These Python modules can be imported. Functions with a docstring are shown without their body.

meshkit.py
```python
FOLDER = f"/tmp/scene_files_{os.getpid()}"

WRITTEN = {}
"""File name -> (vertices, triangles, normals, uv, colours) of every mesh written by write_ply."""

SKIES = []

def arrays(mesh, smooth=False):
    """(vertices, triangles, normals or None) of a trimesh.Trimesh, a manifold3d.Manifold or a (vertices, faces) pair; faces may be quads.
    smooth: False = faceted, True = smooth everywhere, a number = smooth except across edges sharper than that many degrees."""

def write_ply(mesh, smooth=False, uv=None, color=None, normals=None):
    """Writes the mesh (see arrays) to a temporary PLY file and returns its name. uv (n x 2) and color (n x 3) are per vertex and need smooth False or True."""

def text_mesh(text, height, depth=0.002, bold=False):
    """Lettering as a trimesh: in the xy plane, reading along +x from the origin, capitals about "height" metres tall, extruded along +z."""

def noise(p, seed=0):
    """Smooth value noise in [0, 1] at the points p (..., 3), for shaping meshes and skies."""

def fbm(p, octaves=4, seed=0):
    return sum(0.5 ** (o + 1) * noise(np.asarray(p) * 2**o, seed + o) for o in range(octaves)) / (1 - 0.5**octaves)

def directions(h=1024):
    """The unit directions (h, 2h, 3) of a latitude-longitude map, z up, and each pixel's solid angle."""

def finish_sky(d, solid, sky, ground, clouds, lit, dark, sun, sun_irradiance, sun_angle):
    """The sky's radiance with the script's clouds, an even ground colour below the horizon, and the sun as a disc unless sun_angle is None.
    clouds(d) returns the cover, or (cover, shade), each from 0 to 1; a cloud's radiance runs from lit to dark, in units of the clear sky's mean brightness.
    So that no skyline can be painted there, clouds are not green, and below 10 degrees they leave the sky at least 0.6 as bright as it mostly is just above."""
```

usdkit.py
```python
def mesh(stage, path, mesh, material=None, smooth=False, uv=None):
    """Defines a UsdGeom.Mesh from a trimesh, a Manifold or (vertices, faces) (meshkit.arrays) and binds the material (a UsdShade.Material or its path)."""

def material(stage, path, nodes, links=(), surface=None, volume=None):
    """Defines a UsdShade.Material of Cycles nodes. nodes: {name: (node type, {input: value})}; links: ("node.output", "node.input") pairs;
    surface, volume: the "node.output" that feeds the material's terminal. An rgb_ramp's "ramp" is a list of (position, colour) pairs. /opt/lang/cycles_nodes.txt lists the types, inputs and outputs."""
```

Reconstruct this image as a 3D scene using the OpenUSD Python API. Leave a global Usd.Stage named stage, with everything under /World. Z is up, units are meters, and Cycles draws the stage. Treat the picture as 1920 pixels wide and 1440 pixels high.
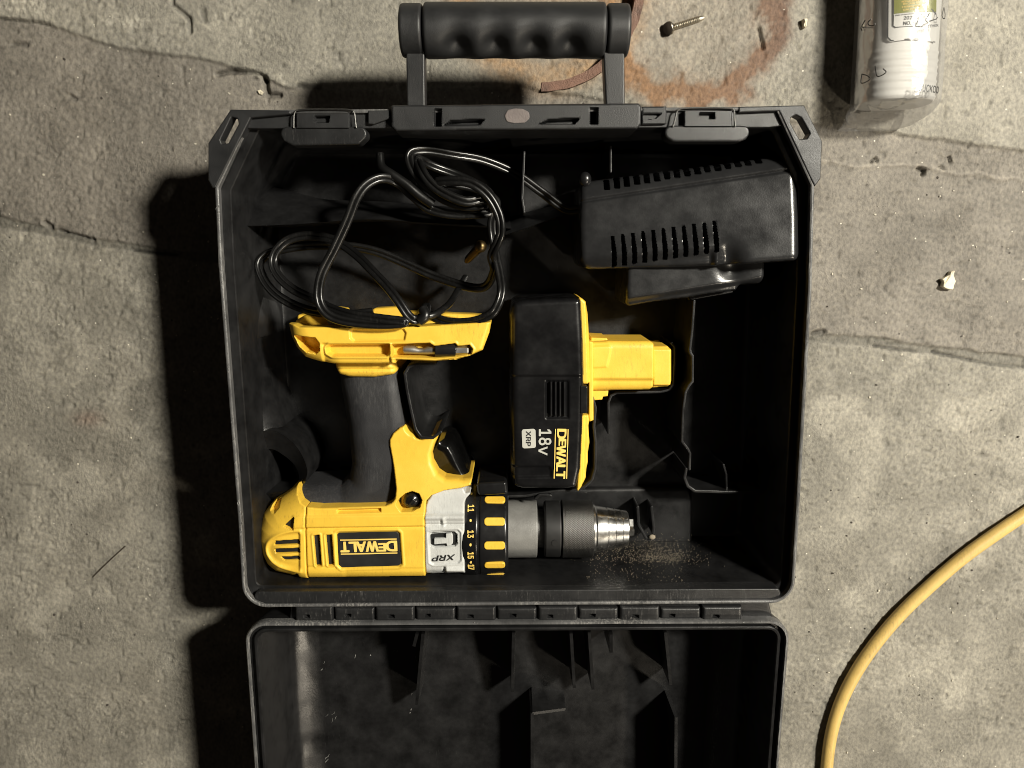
import math, random
import numpy as np, trimesh, shapely
from shapely.geometry import Polygon, LineString, Point
from scipy.spatial import Delaunay, cKDTree
import usdkit, meshkit
from meshkit import noise, fbm
from pxr import Usd, UsdGeom, UsdLux, UsdShade, Gf, Sdf, Vt
rng = np.random.default_rng(7); random.seed(7)
stage = Usd.Stage.CreateInMemory()
UsdGeom.SetStageUpAxis(stage, 'Z'); UsdGeom.SetStageMetersPerUnit(stage, 1.0)
UsdGeom.Xform.Define(stage, '/World'); UsdGeom.Scope.Define(stage, '/World/Looks')

# ------------------------------------------------------------------ camera, lamp, exposure
CAM_H, TILT, FPX = 0.56, math.radians(10.0), 1442.0      # a phone held above the case
cam = UsdGeom.Camera.Define(stage, '/World/camera')
cam.CreateHorizontalApertureAttr(36.0); cam.CreateVerticalApertureAttr(27.0)
cam.CreateFocalLengthAttr(36.0 * FPX / 1920); cam.CreateClippingRangeAttr(Gf.Vec2f(0.02, 50)); cam.CreateExposureAttr(0.0)
cx = UsdGeom.Xformable(cam); cx.AddTranslateOp().Set(Gf.Vec3d(0, 0, CAM_H)); cx.AddRotateXOp().Set(-math.degrees(TILT))
LAMP_POS, LAMP_R, LAMP_I = (0.98, 0.45, 1.30), 0.088, 690.0
lamp = UsdLux.SphereLight.Define(stage, '/World/lamp'); lamp.CreateRadiusAttr(LAMP_R); lamp.CreateIntensityAttr(LAMP_I)
lamp.CreateColorAttr(Gf.Vec3f(1.0, 0.945, 0.82)); UsdGeom.Xformable(lamp).AddTranslateOp().Set(Gf.Vec3d(*LAMP_POS))
lamp2 = UsdLux.SphereLight.Define(stage, '/World/second_lamp'); lamp2.CreateRadiusAttr(0.07); lamp2.CreateIntensityAttr(300.0)
lamp2.CreateColorAttr(Gf.Vec3f(1.0, 0.88, 0.70)); UsdGeom.Xformable(lamp2).AddTranslateOp().Set(Gf.Vec3d(1.22, -1.12, 1.30))
dome = UsdLux.DomeLight.Define(stage, '/World/dim_room'); dome.CreateIntensityAttr(1.0)   # the dark room's faint bounce
room = usdkit.material(stage, '/World/Looks/dim_room', {'b': ('background_shader', {'color': (1.0, 0.80, 0.62), 'strength': 0.016})}, surface='b.background')
UsdShade.MaterialBindingAPI.Apply(dome.GetPrim()).Bind(room)

# ------------------------------------------------------------------ picture point <-> place
ct, st = math.cos(TILT), math.sin(TILT)
def P(u, v, z):
    """The place at height z that the photograph shows at (u, v)."""
    a, b = (np.asarray(u, float) - 960) / FPX, -(np.asarray(v, float) - 720) / FPX
    y, zz = b * ct - st, -b * st - ct
    t = (np.asarray(z, float) - CAM_H) / zz
    return np.stack([a * t, y * t, np.broadcast_to(z, np.shape(t)) + 0 * t], -1)
def UV(x, y, z):
    d = np.asarray(z) - CAM_H
    yc = np.asarray(y) * ct - d * st; zc = np.asarray(y) * st + d * ct      # rotate by +TILT
    return 960 + FPX * np.asarray(x) / -zc, 720 - FPX * yc / -zc
def PP(px, z): px = np.asarray(px, float); return P(px[:, 0], px[:, 1], z)
def PX(r, u, v, z):   # metres for r pixels there
    return float(np.linalg.norm(P(u + r, v, z) - P(u, v, z)))

# ------------------------------------------------------------------ scene tree helpers
used = {}
def numbered(parent, name):
    k = (parent, name); n = used.get(k, 0); used[k] = n + 1
    return f'{parent}/{name}' + (f'_{n:03d}' if n else '')
def keys(p, **kw):
    for k, v in kw.items():
        if v: p.SetCustomDataByKey(k, v)
def thing(name, label, category, group=None):
    x = UsdGeom.Xform.Define(stage, numbered('/World', name)).GetPrim(); keys(x, label=label, category=category, group=group); return x
def obj(name, mesh, mat, parent=None, smooth=35, **kw):
    path = numbered(str(parent.GetPath()) if parent is not None else '/World', name)
    m = usdkit.mesh(stage, path, mesh, mat, smooth=smooth); keys(m.GetPrim(), **kw); return m.GetPrim()
def merge(*ms): return trimesh.util.concatenate([x if isinstance(x, trimesh.Trimesh) else trimesh.Trimesh(*x, process=False) for x in ms])

# ------------------------------------------------------------------ materials
def mat(name, nodes, links, surface): return usdkit.material(stage, '/World/Looks/' + name, nodes, links, surface=surface)
def plastic(name, col, rough, grain=1500, bump=0.25, dust=0.0, dustcol=(0.2, 0.19, 0.17), spec=0.5, dist=0.0004, var=0.15, coat=0.0, thr=0.60):
    n = {'g': ('geometry', {}), 'n1': ('noise_texture', {'scale': grain, 'detail': 3}), 'n2': ('noise_texture', {'scale': 60.0, 'detail': 6, 'roughness': 0.65}),
         'b': ('bump', {'strength': bump, 'distance': dist}),
         'r': ('rgb_ramp', {'ramp': [(0.3, tuple(c * (1 - var) for c in col)), (0.7, tuple(c * (1 + var) for c in col))]}),
         'p': ('principled_bsdf', {'specular_ior_level': spec, 'coat_weight': coat}),
         'rr': ('map_range', {'from_min': 0.3, 'from_max': 0.7, 'to_min': max(rough - 0.08, 0.03), 'to_max': rough + 0.1})}
    l = [('g.position', 'n1.vector'), ('g.position', 'n2.vector'), ('n1.fac', 'b.height'), ('b.normal', 'p.normal'), ('n2.fac', 'r.fac'), ('n2.fac', 'rr.value'), ('rr.result', 'p.roughness')]
    if dust > 0:
        n |= {'mp': ('mapping', {'rotation': (0, 0, 0.5), 'scale': (1, 0.16, 1)}), 'n3': ('noise_texture', {'scale': 900.0, 'detail': 5, 'roughness': 0.7}),
              'n4': ('noise_texture', {'scale': 22.0, 'detail': 4}), 'm': ('math', {'math_type': 'multiply'}),
              'd': ('rgb_ramp', {'ramp': [(thr - 0.22, (0, 0, 0)), (thr - 0.12, (0.06,) * 3), (thr, (1, 1, 1))]}), 'dr': ('rgb_ramp', {'ramp': [(0.42, (0.05,) * 3), (0.7, (1, 1, 1))]}),
              'ds': ('math', {'math_type': 'multiply', 'value2': dust}), 'mx': ('mix_color', {'b': dustcol})}
        l += [('g.position', 'mp.vector'), ('mp.vector', 'n3.vector'), ('g.position', 'n4.vector'), ('n3.fac', 'd.fac'), ('n4.fac', 'dr.fac'), ('d.color', 'm.value1'), ('dr.color', 'm.value2'),
              ('m.value', 'ds.value1'), ('ds.value', 'mx.fac'), ('r.color', 'mx.a'), ('mx.result', 'p.base_color')]
    else: l.append(('r.color', 'p.base_color'))
    return mat(name, n, l, 'p.BSDF')
def metal(name, col, rough, grain=1500, bump=0.1, aniso=0.0):
    n = {'g': ('geometry', {}), 'n1': ('noise_texture', {'scale': grain, 'detail': 4}), 'b': ('bump', {'strength': bump, 'distance': 0.0003}),
         'n2': ('noise_texture', {'scale': 130.0, 'detail': 5}), 'rr': ('map_range', {'from_min': 0.3, 'from_max': 0.7, 'to_min': max(0.04, rough - 0.07), 'to_max': rough + 0.08}),
         'p': ('principled_bsdf', {'base_color': col, 'metallic': 1.0})}
    return mat(name, n, [('g.position', 'n1.vector'), ('g.position', 'n2.vector'), ('n1.fac', 'b.height'), ('b.normal', 'p.normal'), ('n2.fac', 'rr.value'), ('rr.result', 'p.roughness')], 'p.BSDF')
CASE = plastic('case_black_plastic', (0.0095, 0.0095, 0.0099), 0.34, 1700, 0.22, 0.4, (0.12, 0.12, 0.115), thr=0.76, var=0.45)
SCUFF = plastic('pale_scuffs', (0.17, 0.168, 0.16), 0.4, 900, 0.3, var=0.3)
CAST = plastic('bare_cast_alloy', (0.17, 0.168, 0.16), 0.38, 1900, 0.35, 0.3, (0.10, 0.10, 0.09), var=0.2, spec=0.8)
RIMM = plastic('case_rim_plastic', (0.014, 0.0143, 0.015), 0.36, 1700, 0.25, 0.45, (0.26, 0.25, 0.24), thr=0.69)
LIPM = plastic('scuffed_lip_plastic', (0.075, 0.075, 0.076), 0.33, 1700, 0.25, 0.8, (0.36, 0.35, 0.33), thr=0.60, var=0.4)
HANDLE = plastic('handle_black_plastic', (0.0145, 0.0149, 0.0158), 0.44, 2200, 0.35, 0.12, thr=0.68)
CHARGE = plastic('charger_black_plastic', (0.0150, 0.0152, 0.0160), 0.27, 1100, 0.14, dist=0.0004)
BATT = plastic('battery_black_plastic', (0.0055, 0.0055, 0.006), 0.26, 1500, 0.08)
RUBBER = plastic('grip_black_rubber', (0.017, 0.0175, 0.020), 0.62, 2500, 0.35, 0.18, (0.14, 0.14, 0.14))
GLOSSB = plastic('gloss_black_plastic', (0.008, 0.008, 0.0085), 0.28, 900, 0.06)
TRIG = plastic('trigger_black_plastic', (0.003, 0.003, 0.003), 0.2, 900, 0.04)
CORDM = plastic('cord_black_vinyl', (0.005, 0.005, 0.005), 0.29, 700, 0.12, 0.25, (0.08, 0.075, 0.07), thr=0.66)
YEL = plastic('yellow_plastic', (0.75, 0.475, 0.050), 0.42, 2300, 0.26, 0.55, (0.22, 0.13, 0.03), var=0.07, thr=0.67)
GOLD = plastic('gold_print', (0.80, 0.57, 0.14), 0.5, 2500, 0.1, var=0.08)
GREYP = plastic('grey_print', (0.42, 0.42, 0.38), 0.5, 2500, 0.1, var=0.08)
BLACKP = plastic('black_print', (0.012, 0.012, 0.012), 0.5, 2500, 0.05)
SILVER = plastic('silver_painted_casting', (0.50, 0.51, 0.50), 0.42, 1900, 0.35, 0.4, (0.12, 0.12, 0.11), var=0.08, thr=0.64)
STEEL = metal('dull_steel', (0.44, 0.43, 0.41), 0.46, 900, 0.12)
DARKST = metal('blackened_steel', (0.13, 0.128, 0.124), 0.42, 2600, 0.5)
CHROME = metal('bright_steel', (0.80, 0.79, 0.76), 0.24, 500, 0.04)
BRASS = metal('brass', (0.17, 0.12, 0.055), 0.4)
SCREWM = metal('weathered_zinc', (0.48, 0.44, 0.36), 0.4, 1500, 0.3)
SCREWD = plastic('dark_rusted_head', (0.035, 0.026, 0.018), 0.6, 1500, 0.5)
RUSTM = plastic('rusty_iron', (0.17, 0.095, 0.068), 0.75, 1100, 0.9, 0.5, (0.34, 0.22, 0.17), var=0.5, dist=0.0008)
CABLE = plastic('yellow_cable_vinyl', (0.58, 0.40, 0.125), 0.5, 900, 0.25, 0.6, (0.24, 0.17, 0.08), var=0.10, thr=0.62)
PAPER = plastic('white_sleeve', (0.62, 0.61, 0.58), 0.55, 600, 0.15, var=0.06)
GREEN = plastic('olive_label', (0.20, 0.21, 0.025), 0.4, 600, 0.1, var=0.1)
WHITEP = plastic('white_label_print', (0.66, 0.65, 0.62), 0.45, 600, 0.1, var=0.04)
CHIP = plastic('pale_chip', (0.66, 0.60, 0.46), 0.7, 700, 0.6, var=0.15)
GRIT = plastic('pale_grit', (0.5, 0.46, 0.38), 0.7, 700, 0.5, var=0.3)
GRITD = plastic('dark_grit', (0.05, 0.042, 0.035), 0.8, 700, 0.5, var=0.3)
DUST = plastic('sawdust_flakes', (0.27, 0.23, 0.17), 0.8, 700, 0.4, var=0.3)
WORN = plastic('worn_grey_spot', (0.13, 0.11, 0.105), 0.45, 900, 0.4, 0.6, (0.32, 0.28, 0.26))
FILM = mat('clear_film', {'t': ('transparent_bsdf', {'color': (0.93, 0.93, 0.93)}), 'gl': ('glossy_bsdf', {'color': (0.8, 0.8, 0.8), 'roughness': 0.13}), 'di': ('translucent_bsdf', {'color': (0.6, 0.6, 0.61)}),
     'df': ('diffuse_bsdf', {'color': (0.5, 0.5, 0.51)}), 'g': ('geometry', {}), 'n': ('noise_texture', {'scale': 170.0, 'detail': 4}), 'b': ('bump', {'strength': 0.25, 'distance': 0.0012}), 'f': ('fresnel', {'IOR': 1.55}), 'fm': ('math', {'math_type': 'multiply_add', 'value2': 0.32, 'value3': 0.0}),
     'm0': ('mix_closure', {'fac': 0.5}), 'm1': ('mix_closure', {'fac': 0.19}), 'm2': ('mix_closure', {})},
     [('g.position', 'n.vector'), ('n.fac', 'b.height'), ('b.normal', 'gl.normal'), ('b.normal', 'f.normal'), ('f.fac', 'fm.value1'), ('di.BSDF', 'm0.closure1'), ('df.BSDF', 'm0.closure2'), ('t.BSDF', 'm1.closure1'), ('m0.closure', 'm1.closure2'), ('m1.closure', 'm2.closure1'), ('gl.BSDF', 'm2.closure2'), ('fm.value', 'm2.fac')], 'm2.closure')

# ------------------------------------------------------------------ shape helpers
def lift(px, z, zn):
    """the outline px of something at height z, as it would be traced at height zn"""
    q = PP(px, z); return list(zip(*UV(q[:, 0], q[:, 1], zn)))
def soft(poly, r):
    p = Polygon(poly) if not isinstance(poly, Polygon) else poly
    p = p.buffer(0)
    if r > 0: p = p.buffer(-r, quad_segs=8).buffer(2 * r, quad_segs=8).buffer(-r, quad_segs=8)
    if p.geom_type != 'Polygon': p = max(p.geoms, key=lambda g: g.area)
    return p
def resample(ring, step):
    n = max(8, int(round(ring.length / step)))
    c = np.array([ring.interpolate(i / n, normalized=True).coords[0] for i in range(n)])
    return c
def ringpts(ring, step):
    """vertices kept, long edges cut at step"""
    c = np.array(ring.coords)[:-1]; out = []
    for a, b in zip(c, np.roll(c, -1, 0)):
        k = max(1, int(np.ceil(np.linalg.norm(b - a) / step)))
        out += [a + (b - a) * i / k for i in range(k)]
    out = np.array(out); keep = np.linalg.norm(out - np.roll(out, 1, 0), axis=1) > 1e-6
    return out[keep]
def rr(d, r): d = np.minimum(d, r); return np.sqrt(np.maximum(0, r * r - (r - d) ** 2))
def slab(poly, z0, z1, bevel=0.0008, step=0.004):
    """A plate of the outline poly (metres) with rounded top edges."""
    poly = shapely.geometry.polygon.orient(poly); V, F, n0 = [], [], 0
    prof = [(0, z0), (0, z1 - bevel)] + [(bevel * (1 - math.cos(t)), z1 - bevel + bevel * math.sin(t)) for t in (0.4, 0.8, 1.2, math.pi / 2)]
    tops = []
    for ring in [poly.exterior, *poly.interiors]:
        c = ringpts(ring, step); a, b = np.roll(c, 1, 0), np.roll(c, -1, 0)
        e1, e2 = c - a, b - c
        nn = np.stack([-(e1 / np.linalg.norm(e1, axis=1, keepdims=True) + e2 / np.linalg.norm(e2, axis=1, keepdims=True))[:, 1], (e1 / np.linalg.norm(e1, axis=1, keepdims=True) + e2 / np.linalg.norm(e2, axis=1, keepdims=True))[:, 0]], 1)
        nn /= np.maximum(np.linalg.norm(nn, axis=1, keepdims=True), 1e-9); n = len(c)
        for k, (ins, z) in enumerate(prof):
            V.append(np.column_stack([c + nn * ins, np.full(n, z)]))
            if k:
                i = np.arange(n); j = (i + 1) % n; p0, p1 = n0 + (k - 1) * n, n0 + k * n
                F += [np.stack([p0 + i, p0 + j, p1 + j], 1), np.stack([p0 + i, p1 + j, p1 + i], 1)]
        tops.append((c + nn * bevel)); n0 += n * len(prof)
    for zc, rings, flip in ((z1, tops, False), (z0, [ringpts(r, step) for r in [poly.exterior, *poly.interiors]], True)):
        pp = Polygon(rings[0], rings[1:]).buffer(0)
        for g in getattr(pp, 'geoms', [pp]):
            v, f = trimesh.creation.triangulate_polygon(g, engine='earcut')
            V.append(np.column_stack([v, np.full(len(v), zc)])); f = np.asarray(f)
            F.append((f[:, ::-1] if flip else f) + n0); n0 += len(v)
    m = trimesh.Trimesh(np.vstack(V), np.vstack(F), process=False)
    m.merge_vertices(); m.fix_normals(); return m
def pslab(px, z1, z0, bevel=0.0008, rnd=0.001, holes=()):
    p = soft(PP(px, z1)[:, :2], rnd)
    for h in holes: p = p.difference(soft(PP(h, z1)[:, :2], 0.0008))
    return slab(p, z0, z1, bevel)
def relief(px, zn, zf, zbot, step=0.0008, rnd=0.001, poly=None):
    """A moulded body: outline px seen at height zn, its face at zf(u, v, d) where d is the distance in from the outline; sides go down to zbot."""
    poly = soft(PP(px, zn)[:, :2], rnd) if poly is None else poly
    poly = shapely.geometry.polygon.orient(poly)
    b = ringpts(poly.exterior, step); nb = len(b)
    x0, y0, x1, y1 = poly.bounds
    gx, gy = np.meshgrid(np.arange(x0, x1, step), np.arange(y0, y1, step * 0.87)); gx[1::2] += step / 2
    g = np.column_stack([gx.ravel(), gy.ravel()]); g = g[shapely.contains_xy(poly.buffer(-step * 0.45), g[:, 0], g[:, 1])]
    dense = resample(poly.exterior, step / 3); tree = cKDTree(dense)
    pts = np.vstack([b, g]); d = tree.query(pts)[0]; d[:nb] = 0
    u, v = UV(pts[:, 0], pts[:, 1], zn)
    z = zf(u, v, d)
    t = Delaunay(pts).simplices; c = pts[t].mean(1); t = t[shapely.contains_xy(poly, c[:, 0], c[:, 1])]
    a = np.cross(np.diff(pts[t][:, :2], axis=1)[:, 0], pts[t][:, 2] - pts[t][:, 0]); t = np.where((a < 0)[:, None], t[:, ::-1], t); t = t[np.abs(a) > 1e-14]
    V = [np.column_stack([pts, z]), np.column_stack([b, np.full(nb, zbot)])]; n = len(pts)
    i = np.arange(nb); j = (i + 1) % nb
    F = [t, np.stack([n + i, n + j, j], 1), np.stack([n + i, j, i], 1)]
    v2, f2 = trimesh.creation.triangulate_polygon(Polygon(b), engine='earcut')
    V.append(np.column_stack([v2, np.full(len(v2), zbot)])); F.append(np.asarray(f2)[:, ::-1] + n + nb)
    return np.vstack(V), np.vstack(F)
def sd(u, v, px):
    """signed distance (pixels) to a closed outline, negative inside"""
    p = np.asarray(px, float); q = np.roll(p, -1, 0); pt = np.column_stack([u, v]); best = np.full(len(pt), 1e9)
    for a, b in zip(p, q):
        e = b - a; t = np.clip(((pt - a) @ e) / max(e @ e, 1e-9), 0, 1); best = np.minimum(best, np.linalg.norm(pt - a - t[:, None] * e, axis=1))
    return np.where(shapely.contains_xy(Polygon(p).buffer(0), pt[:, 0], pt[:, 1]), -best, best)
def ld(u, v, px):
    """distance (pixels) to an open line"""
    p = np.asarray(px, float); pt = np.column_stack([np.ravel(u), np.ravel(v)]); best = np.full(len(pt), 1e9)
    for a, b in zip(p[:-1], p[1:]):
        e = b - a; t = np.clip(((pt - a) @ e) / max(e @ e, 1e-9), 0, 1); best = np.minimum(best, np.linalg.norm(pt - a - t[:, None] * e, axis=1))
    return best.reshape(np.shape(u))
def ss(x): x = np.clip(x, 0, 1); return x * x * (3 - 2 * x)
def dip(u, v, px, w=1.6, r=0):
    return ss(0.5 - (sd(u, v, px) - r) / (2 * w))
def box4(x0, y0, x1, y1): return [(x0, y0), (x1, y0), (x1, y1), (x0, y1)]
def spline(pts, per=12, closed=False):
    p = np.asarray(pts, float); out = []
    q = np.vstack([2 * p[0] - p[1], p, 2 * p[-1] - p[-2]])
    for i in range(1, len(q) - 2):
        a, b, c, d = q[i - 1:i + 3]
        for t in np.linspace(0, 1, per, endpoint=False):
            out.append(0.5 * (2 * b + (c - a) * t + (2 * a - 5 * b + 4 * c - d) * t * t + (3 * b - a - 3 * c + d) * t ** 3))
    return np.vstack([out, p[-1]])
def tube(path, r, n=12, caps=True, up=None):
    p = np.asarray(path, float); t = np.gradient(p, axis=0); t /= np.maximum(np.linalg.norm(t, axis=1, keepdims=True), 1e-12)
    r = np.broadcast_to(r, len(p)).astype(float)
    u = np.array([0, 0, 1.0]) if up is None else np.asarray(up, float)
    U, W = [], []
    for k in t:
        u = u - k * (u @ k); nu = np.linalg.norm(u); u = u / nu if nu > 1e-6 else np.array([1.0, 0, 0]); U.append(u); W.append(np.cross(k, u))
    U, W = np.array(U), np.array(W); a = np.linspace(0, 2 * np.pi, n, endpoint=False)
    V = (p[:, None] + r[:, None, None] * (np.cos(a)[None, :, None] * U[:, None] + np.sin(a)[None, :, None] * W[:, None])).reshape(-1, 3)
    i = np.arange(len(p) - 1)[:, None] * n; j = np.arange(n)[None]; k = (np.arange(n)[None] + 1) % n
    F = np.concatenate([np.stack([i + j, i + k, i + n + k], -1).reshape(-1, 3), np.stack([i + j, i + n + k, i + n + j], -1).reshape(-1, 3)])
    if caps:
        m = len(V); V = np.vstack([V, p[0], p[-1]]); jj = np.arange(n); kk = (jj + 1) % n; e = (len(p) - 1) * n
        F = np.vstack([F, np.stack([np.full(n, m), kk, jj], 1), np.stack([np.full(n, m + 1), e + jj, e + kk], 1)])
    mm = trimesh.Trimesh(V, F, process=False); mm.fix_normals(); return mm
def lathe(prof, origin, axis, n=72):
    """prof: (distance along the axis, radius) pairs; closed at the ends with radius 0"""
    prof = np.array(prof, float); axis = np.asarray(axis, float) / np.linalg.norm(axis)
    up = np.array([0, 0, 1.0]); up = up - axis * (up @ axis); up /= np.linalg.norm(up); w = np.cross(axis, up)
    a = np.linspace(0, 2 * np.pi, n, endpoint=False)
    V = (np.asarray(origin) + prof[:, 0][:, None, None] * axis + prof[:, 1][:, None, None] * (np.cos(a)[None, :, None] * up + np.sin(a)[None, :, None] * w)).reshape(-1, 3)
    i = np.arange(len(prof) - 1)[:, None] * n; j = np.arange(n)[None]; k = (np.arange(n)[None] + 1) % n
    F = np.concatenate([np.stack([i + j, i + k, i + n + k], -1).reshape(-1, 3), np.stack([i + j, i + n + k, i + n + j], -1).reshape(-1, 3)])
    m = trimesh.Trimesh(V, F, process=False); m.fix_normals(); return m
def boxm(c, s, rot=None):
    m = trimesh.creation.box(s)
    if rot is not None: m.apply_transform(rot)
    m.apply_translation(c); return m
def loft(loops, cap0=True, cap1=True):
    n = len(loops[0]); V = np.vstack(loops); F = []
    i = np.arange(n); j = (i + 1) % n
    for k in range(len(loops) - 1):
        a, b = k * n, (k + 1) * n; F += [np.stack([a + i, a + j, b + j], 1), np.stack([a + i, b + j, b + i], 1)]
    for on, l, base, fl in ((cap0, loops[0], 0, True), (cap1, loops[-1], (len(loops) - 1) * n, False)):
        if on:
            V = np.vstack([V, l.mean(0)]); c = len(V) - 1
            F.append(np.stack([np.full(n, c), base + (j if fl else i), base + (i if fl else j)], 1))
    m = trimesh.Trimesh(V, np.vstack(F), process=False); return m
def star(poly, c, n, z):
    """the outline as n points at even angles about c, lifted to z"""
    out = []
    for a in np.linspace(0, 2 * np.pi, n, endpoint=False):
        x = LineString([c, (c[0] + 2 * math.cos(a), c[1] + 2 * math.sin(a))]).intersection(poly.exterior)
        p = x if x.geom_type == 'Point' else max(x.geoms, key=lambda g: g.distance(Point(c)))
        out.append((p.x, p.y, z))
    return np.array(out)
def wall(px, z1, z0, width, bevel=None):
    l = LineString(PP(px, z1)[:, :2]); p = l.buffer(width / 2, quad_segs=4, join_style='round').simplify(0.0001)
    return slab(p, z0, z1, bevel or width * 0.3)
def lettering(text, length, height, depth=0.0005, bold=True, shear=0.0):
    """flat lettering centred on the origin, reading along +x, stretched to length x height"""
    m = meshkit.text_mesh(text, height, depth, bool(bold)); b = m.bounds
    m.apply_translation([-(b[0, 0] + b[1, 0]) / 2, -(b[0, 1] + b[1, 1]) / 2, 0])
    m.apply_scale([length / (b[1, 0] - b[0, 0]), height / (b[1, 1] - b[0, 1]), 1])
    if bold == 2:
        k = height * .035; c = []
        for i, (dx, dy) in enumerate(((0, 0), (k, 0), (-k, 0), (0, k * .6), (0, -k * .6))):
            q = m.copy(); q.apply_translation([dx, dy, 0]); q.vertices[:, 2] *= 1 - .07 * i; c.append(q)
        m = merge(*c)
    m.vertices[:, 0] += shear * m.vertices[:, 1]; return m
def place(m, c, deg):
    m = m.copy(); m.apply_transform(trimesh.transformations.rotation_matrix(math.radians(deg), [0, 0, 1])); m.apply_translation(c); return m
def logo(length, height, lines=True):
    """the maker's word mark: D, small E, WALT between two rules"""
    parts, x, h = [], 0.0, height
    for s, w, k in (('D', .20, 1), ('E', .13, .80), ('W', .22, 1), ('A', .17, 1), ('L', .13, 1), ('T', .15, 1)):
        g = lettering(s, w * length * .98, h * k, .0005, 2); g.apply_translation([x + w * length / 2 - length / 2, (h * k - h) / 2 * (-1), 0]); parts.append(g); x += w * length
    if lines:
        for sg in (-1, 1): parts.append(boxm((0, sg * height * 0.69, 0.00025), (length, height * 0.10, 0.0005)))
    return merge(*parts)

# ------------------------------------------------------------------ the floor
def vline(u, us, vs): return np.interp(u, us, vs)
L1 = ([-600, 0, 90, 200, 400, 540, 740, 960, 1100, 1300, 1600, 1920, 2500], [0, 34, 45, 85, 115, 165, 176, 160, 184, 215, 240, 285, 370])
JA = ([-600, 0, 80, 180, 270, 900, 1530, 1640, 1700, 1800, 1920, 2500], [350, 405, 424, 447, 462, 540, 626, 632, 643, 655, 669, 760])
JB = ([-600, 0, 80, 180, 270, 900, 1530, 1640, 1740, 1850, 1920, 2500], [380, 428, 440, 462, 476, 556, 640, 651, 663, 682, 690, 785])
def axis(a0, a1, lo, hi, step):
    fine = np.arange(a0, a1, step); k = 1.18 ** np.arange(1, 28)
    left = a0 - np.cumsum(step * k); right = fine[-1] + np.cumsum(step * k)
    return np.concatenate([left[left > lo][::-1], fine, right[right < hi]])
ax, ay = axis(-0.43, 0.43, -1.5, 1.5, 0.00095), axis(-0.385, 0.26, -1.5, 1.5, 0.00095)
X, Y = np.meshgrid(ax, ay); U, W = UV(X, Y, 0.0)
p3 = np.stack([X, Y, 0 * X], -1)
wob = (fbm(p3 * 90, 3, 4) - .5) * 22
f1, f2, f3 = fbm(p3 * 28, 4, 1), fbm(p3 * 130, 3, 2), fbm(p3 * 420, 2, 3)
grain = 0.12 + 0.9 * ss((fbm(p3 * 16, 3, 51) - .38) / .25)
Z = 0.0018 * (f1 - .5) + (0.0007 * (f2 - .5) + 0.0009 * (f3 - .5)) * grain
pits = np.zeros_like(X)
g = (p3 * 260); pn = noise(g, 9); pits = np.clip((pn - 0.80) / 0.12, 0, 1); Z -= 0.0007 * pits
l1 = vline(U, *L1) + wob * 0.45; skim = ss((l1 - W) / 7 + .5); Z += 0.0021 * skim
ja, jb = vline(U, *JA) + wob * 0.25, vline(U, *JB) + wob * 0.3
joint = ss((W - ja) / 5 + .5) * ss((jb - W) / 6 + .5); Z -= 0.0016 * joint
side = ss((W - jb) / 6 + .5); Z -= 0.0004 * side
cr = [[(1525, 300), (1560, 302), (1600, 312), (1650, 310), (1700, 308), (1740, 312), (1762, 320), (1805, 329), (1835, 323), (1875, 336), (1900, 332), (1960, 345)]]
ridge = np.exp(-(ld(U, W, cr[0]) + wob * .15) ** 2 / 14); Z += 0.0009 * ridge
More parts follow.
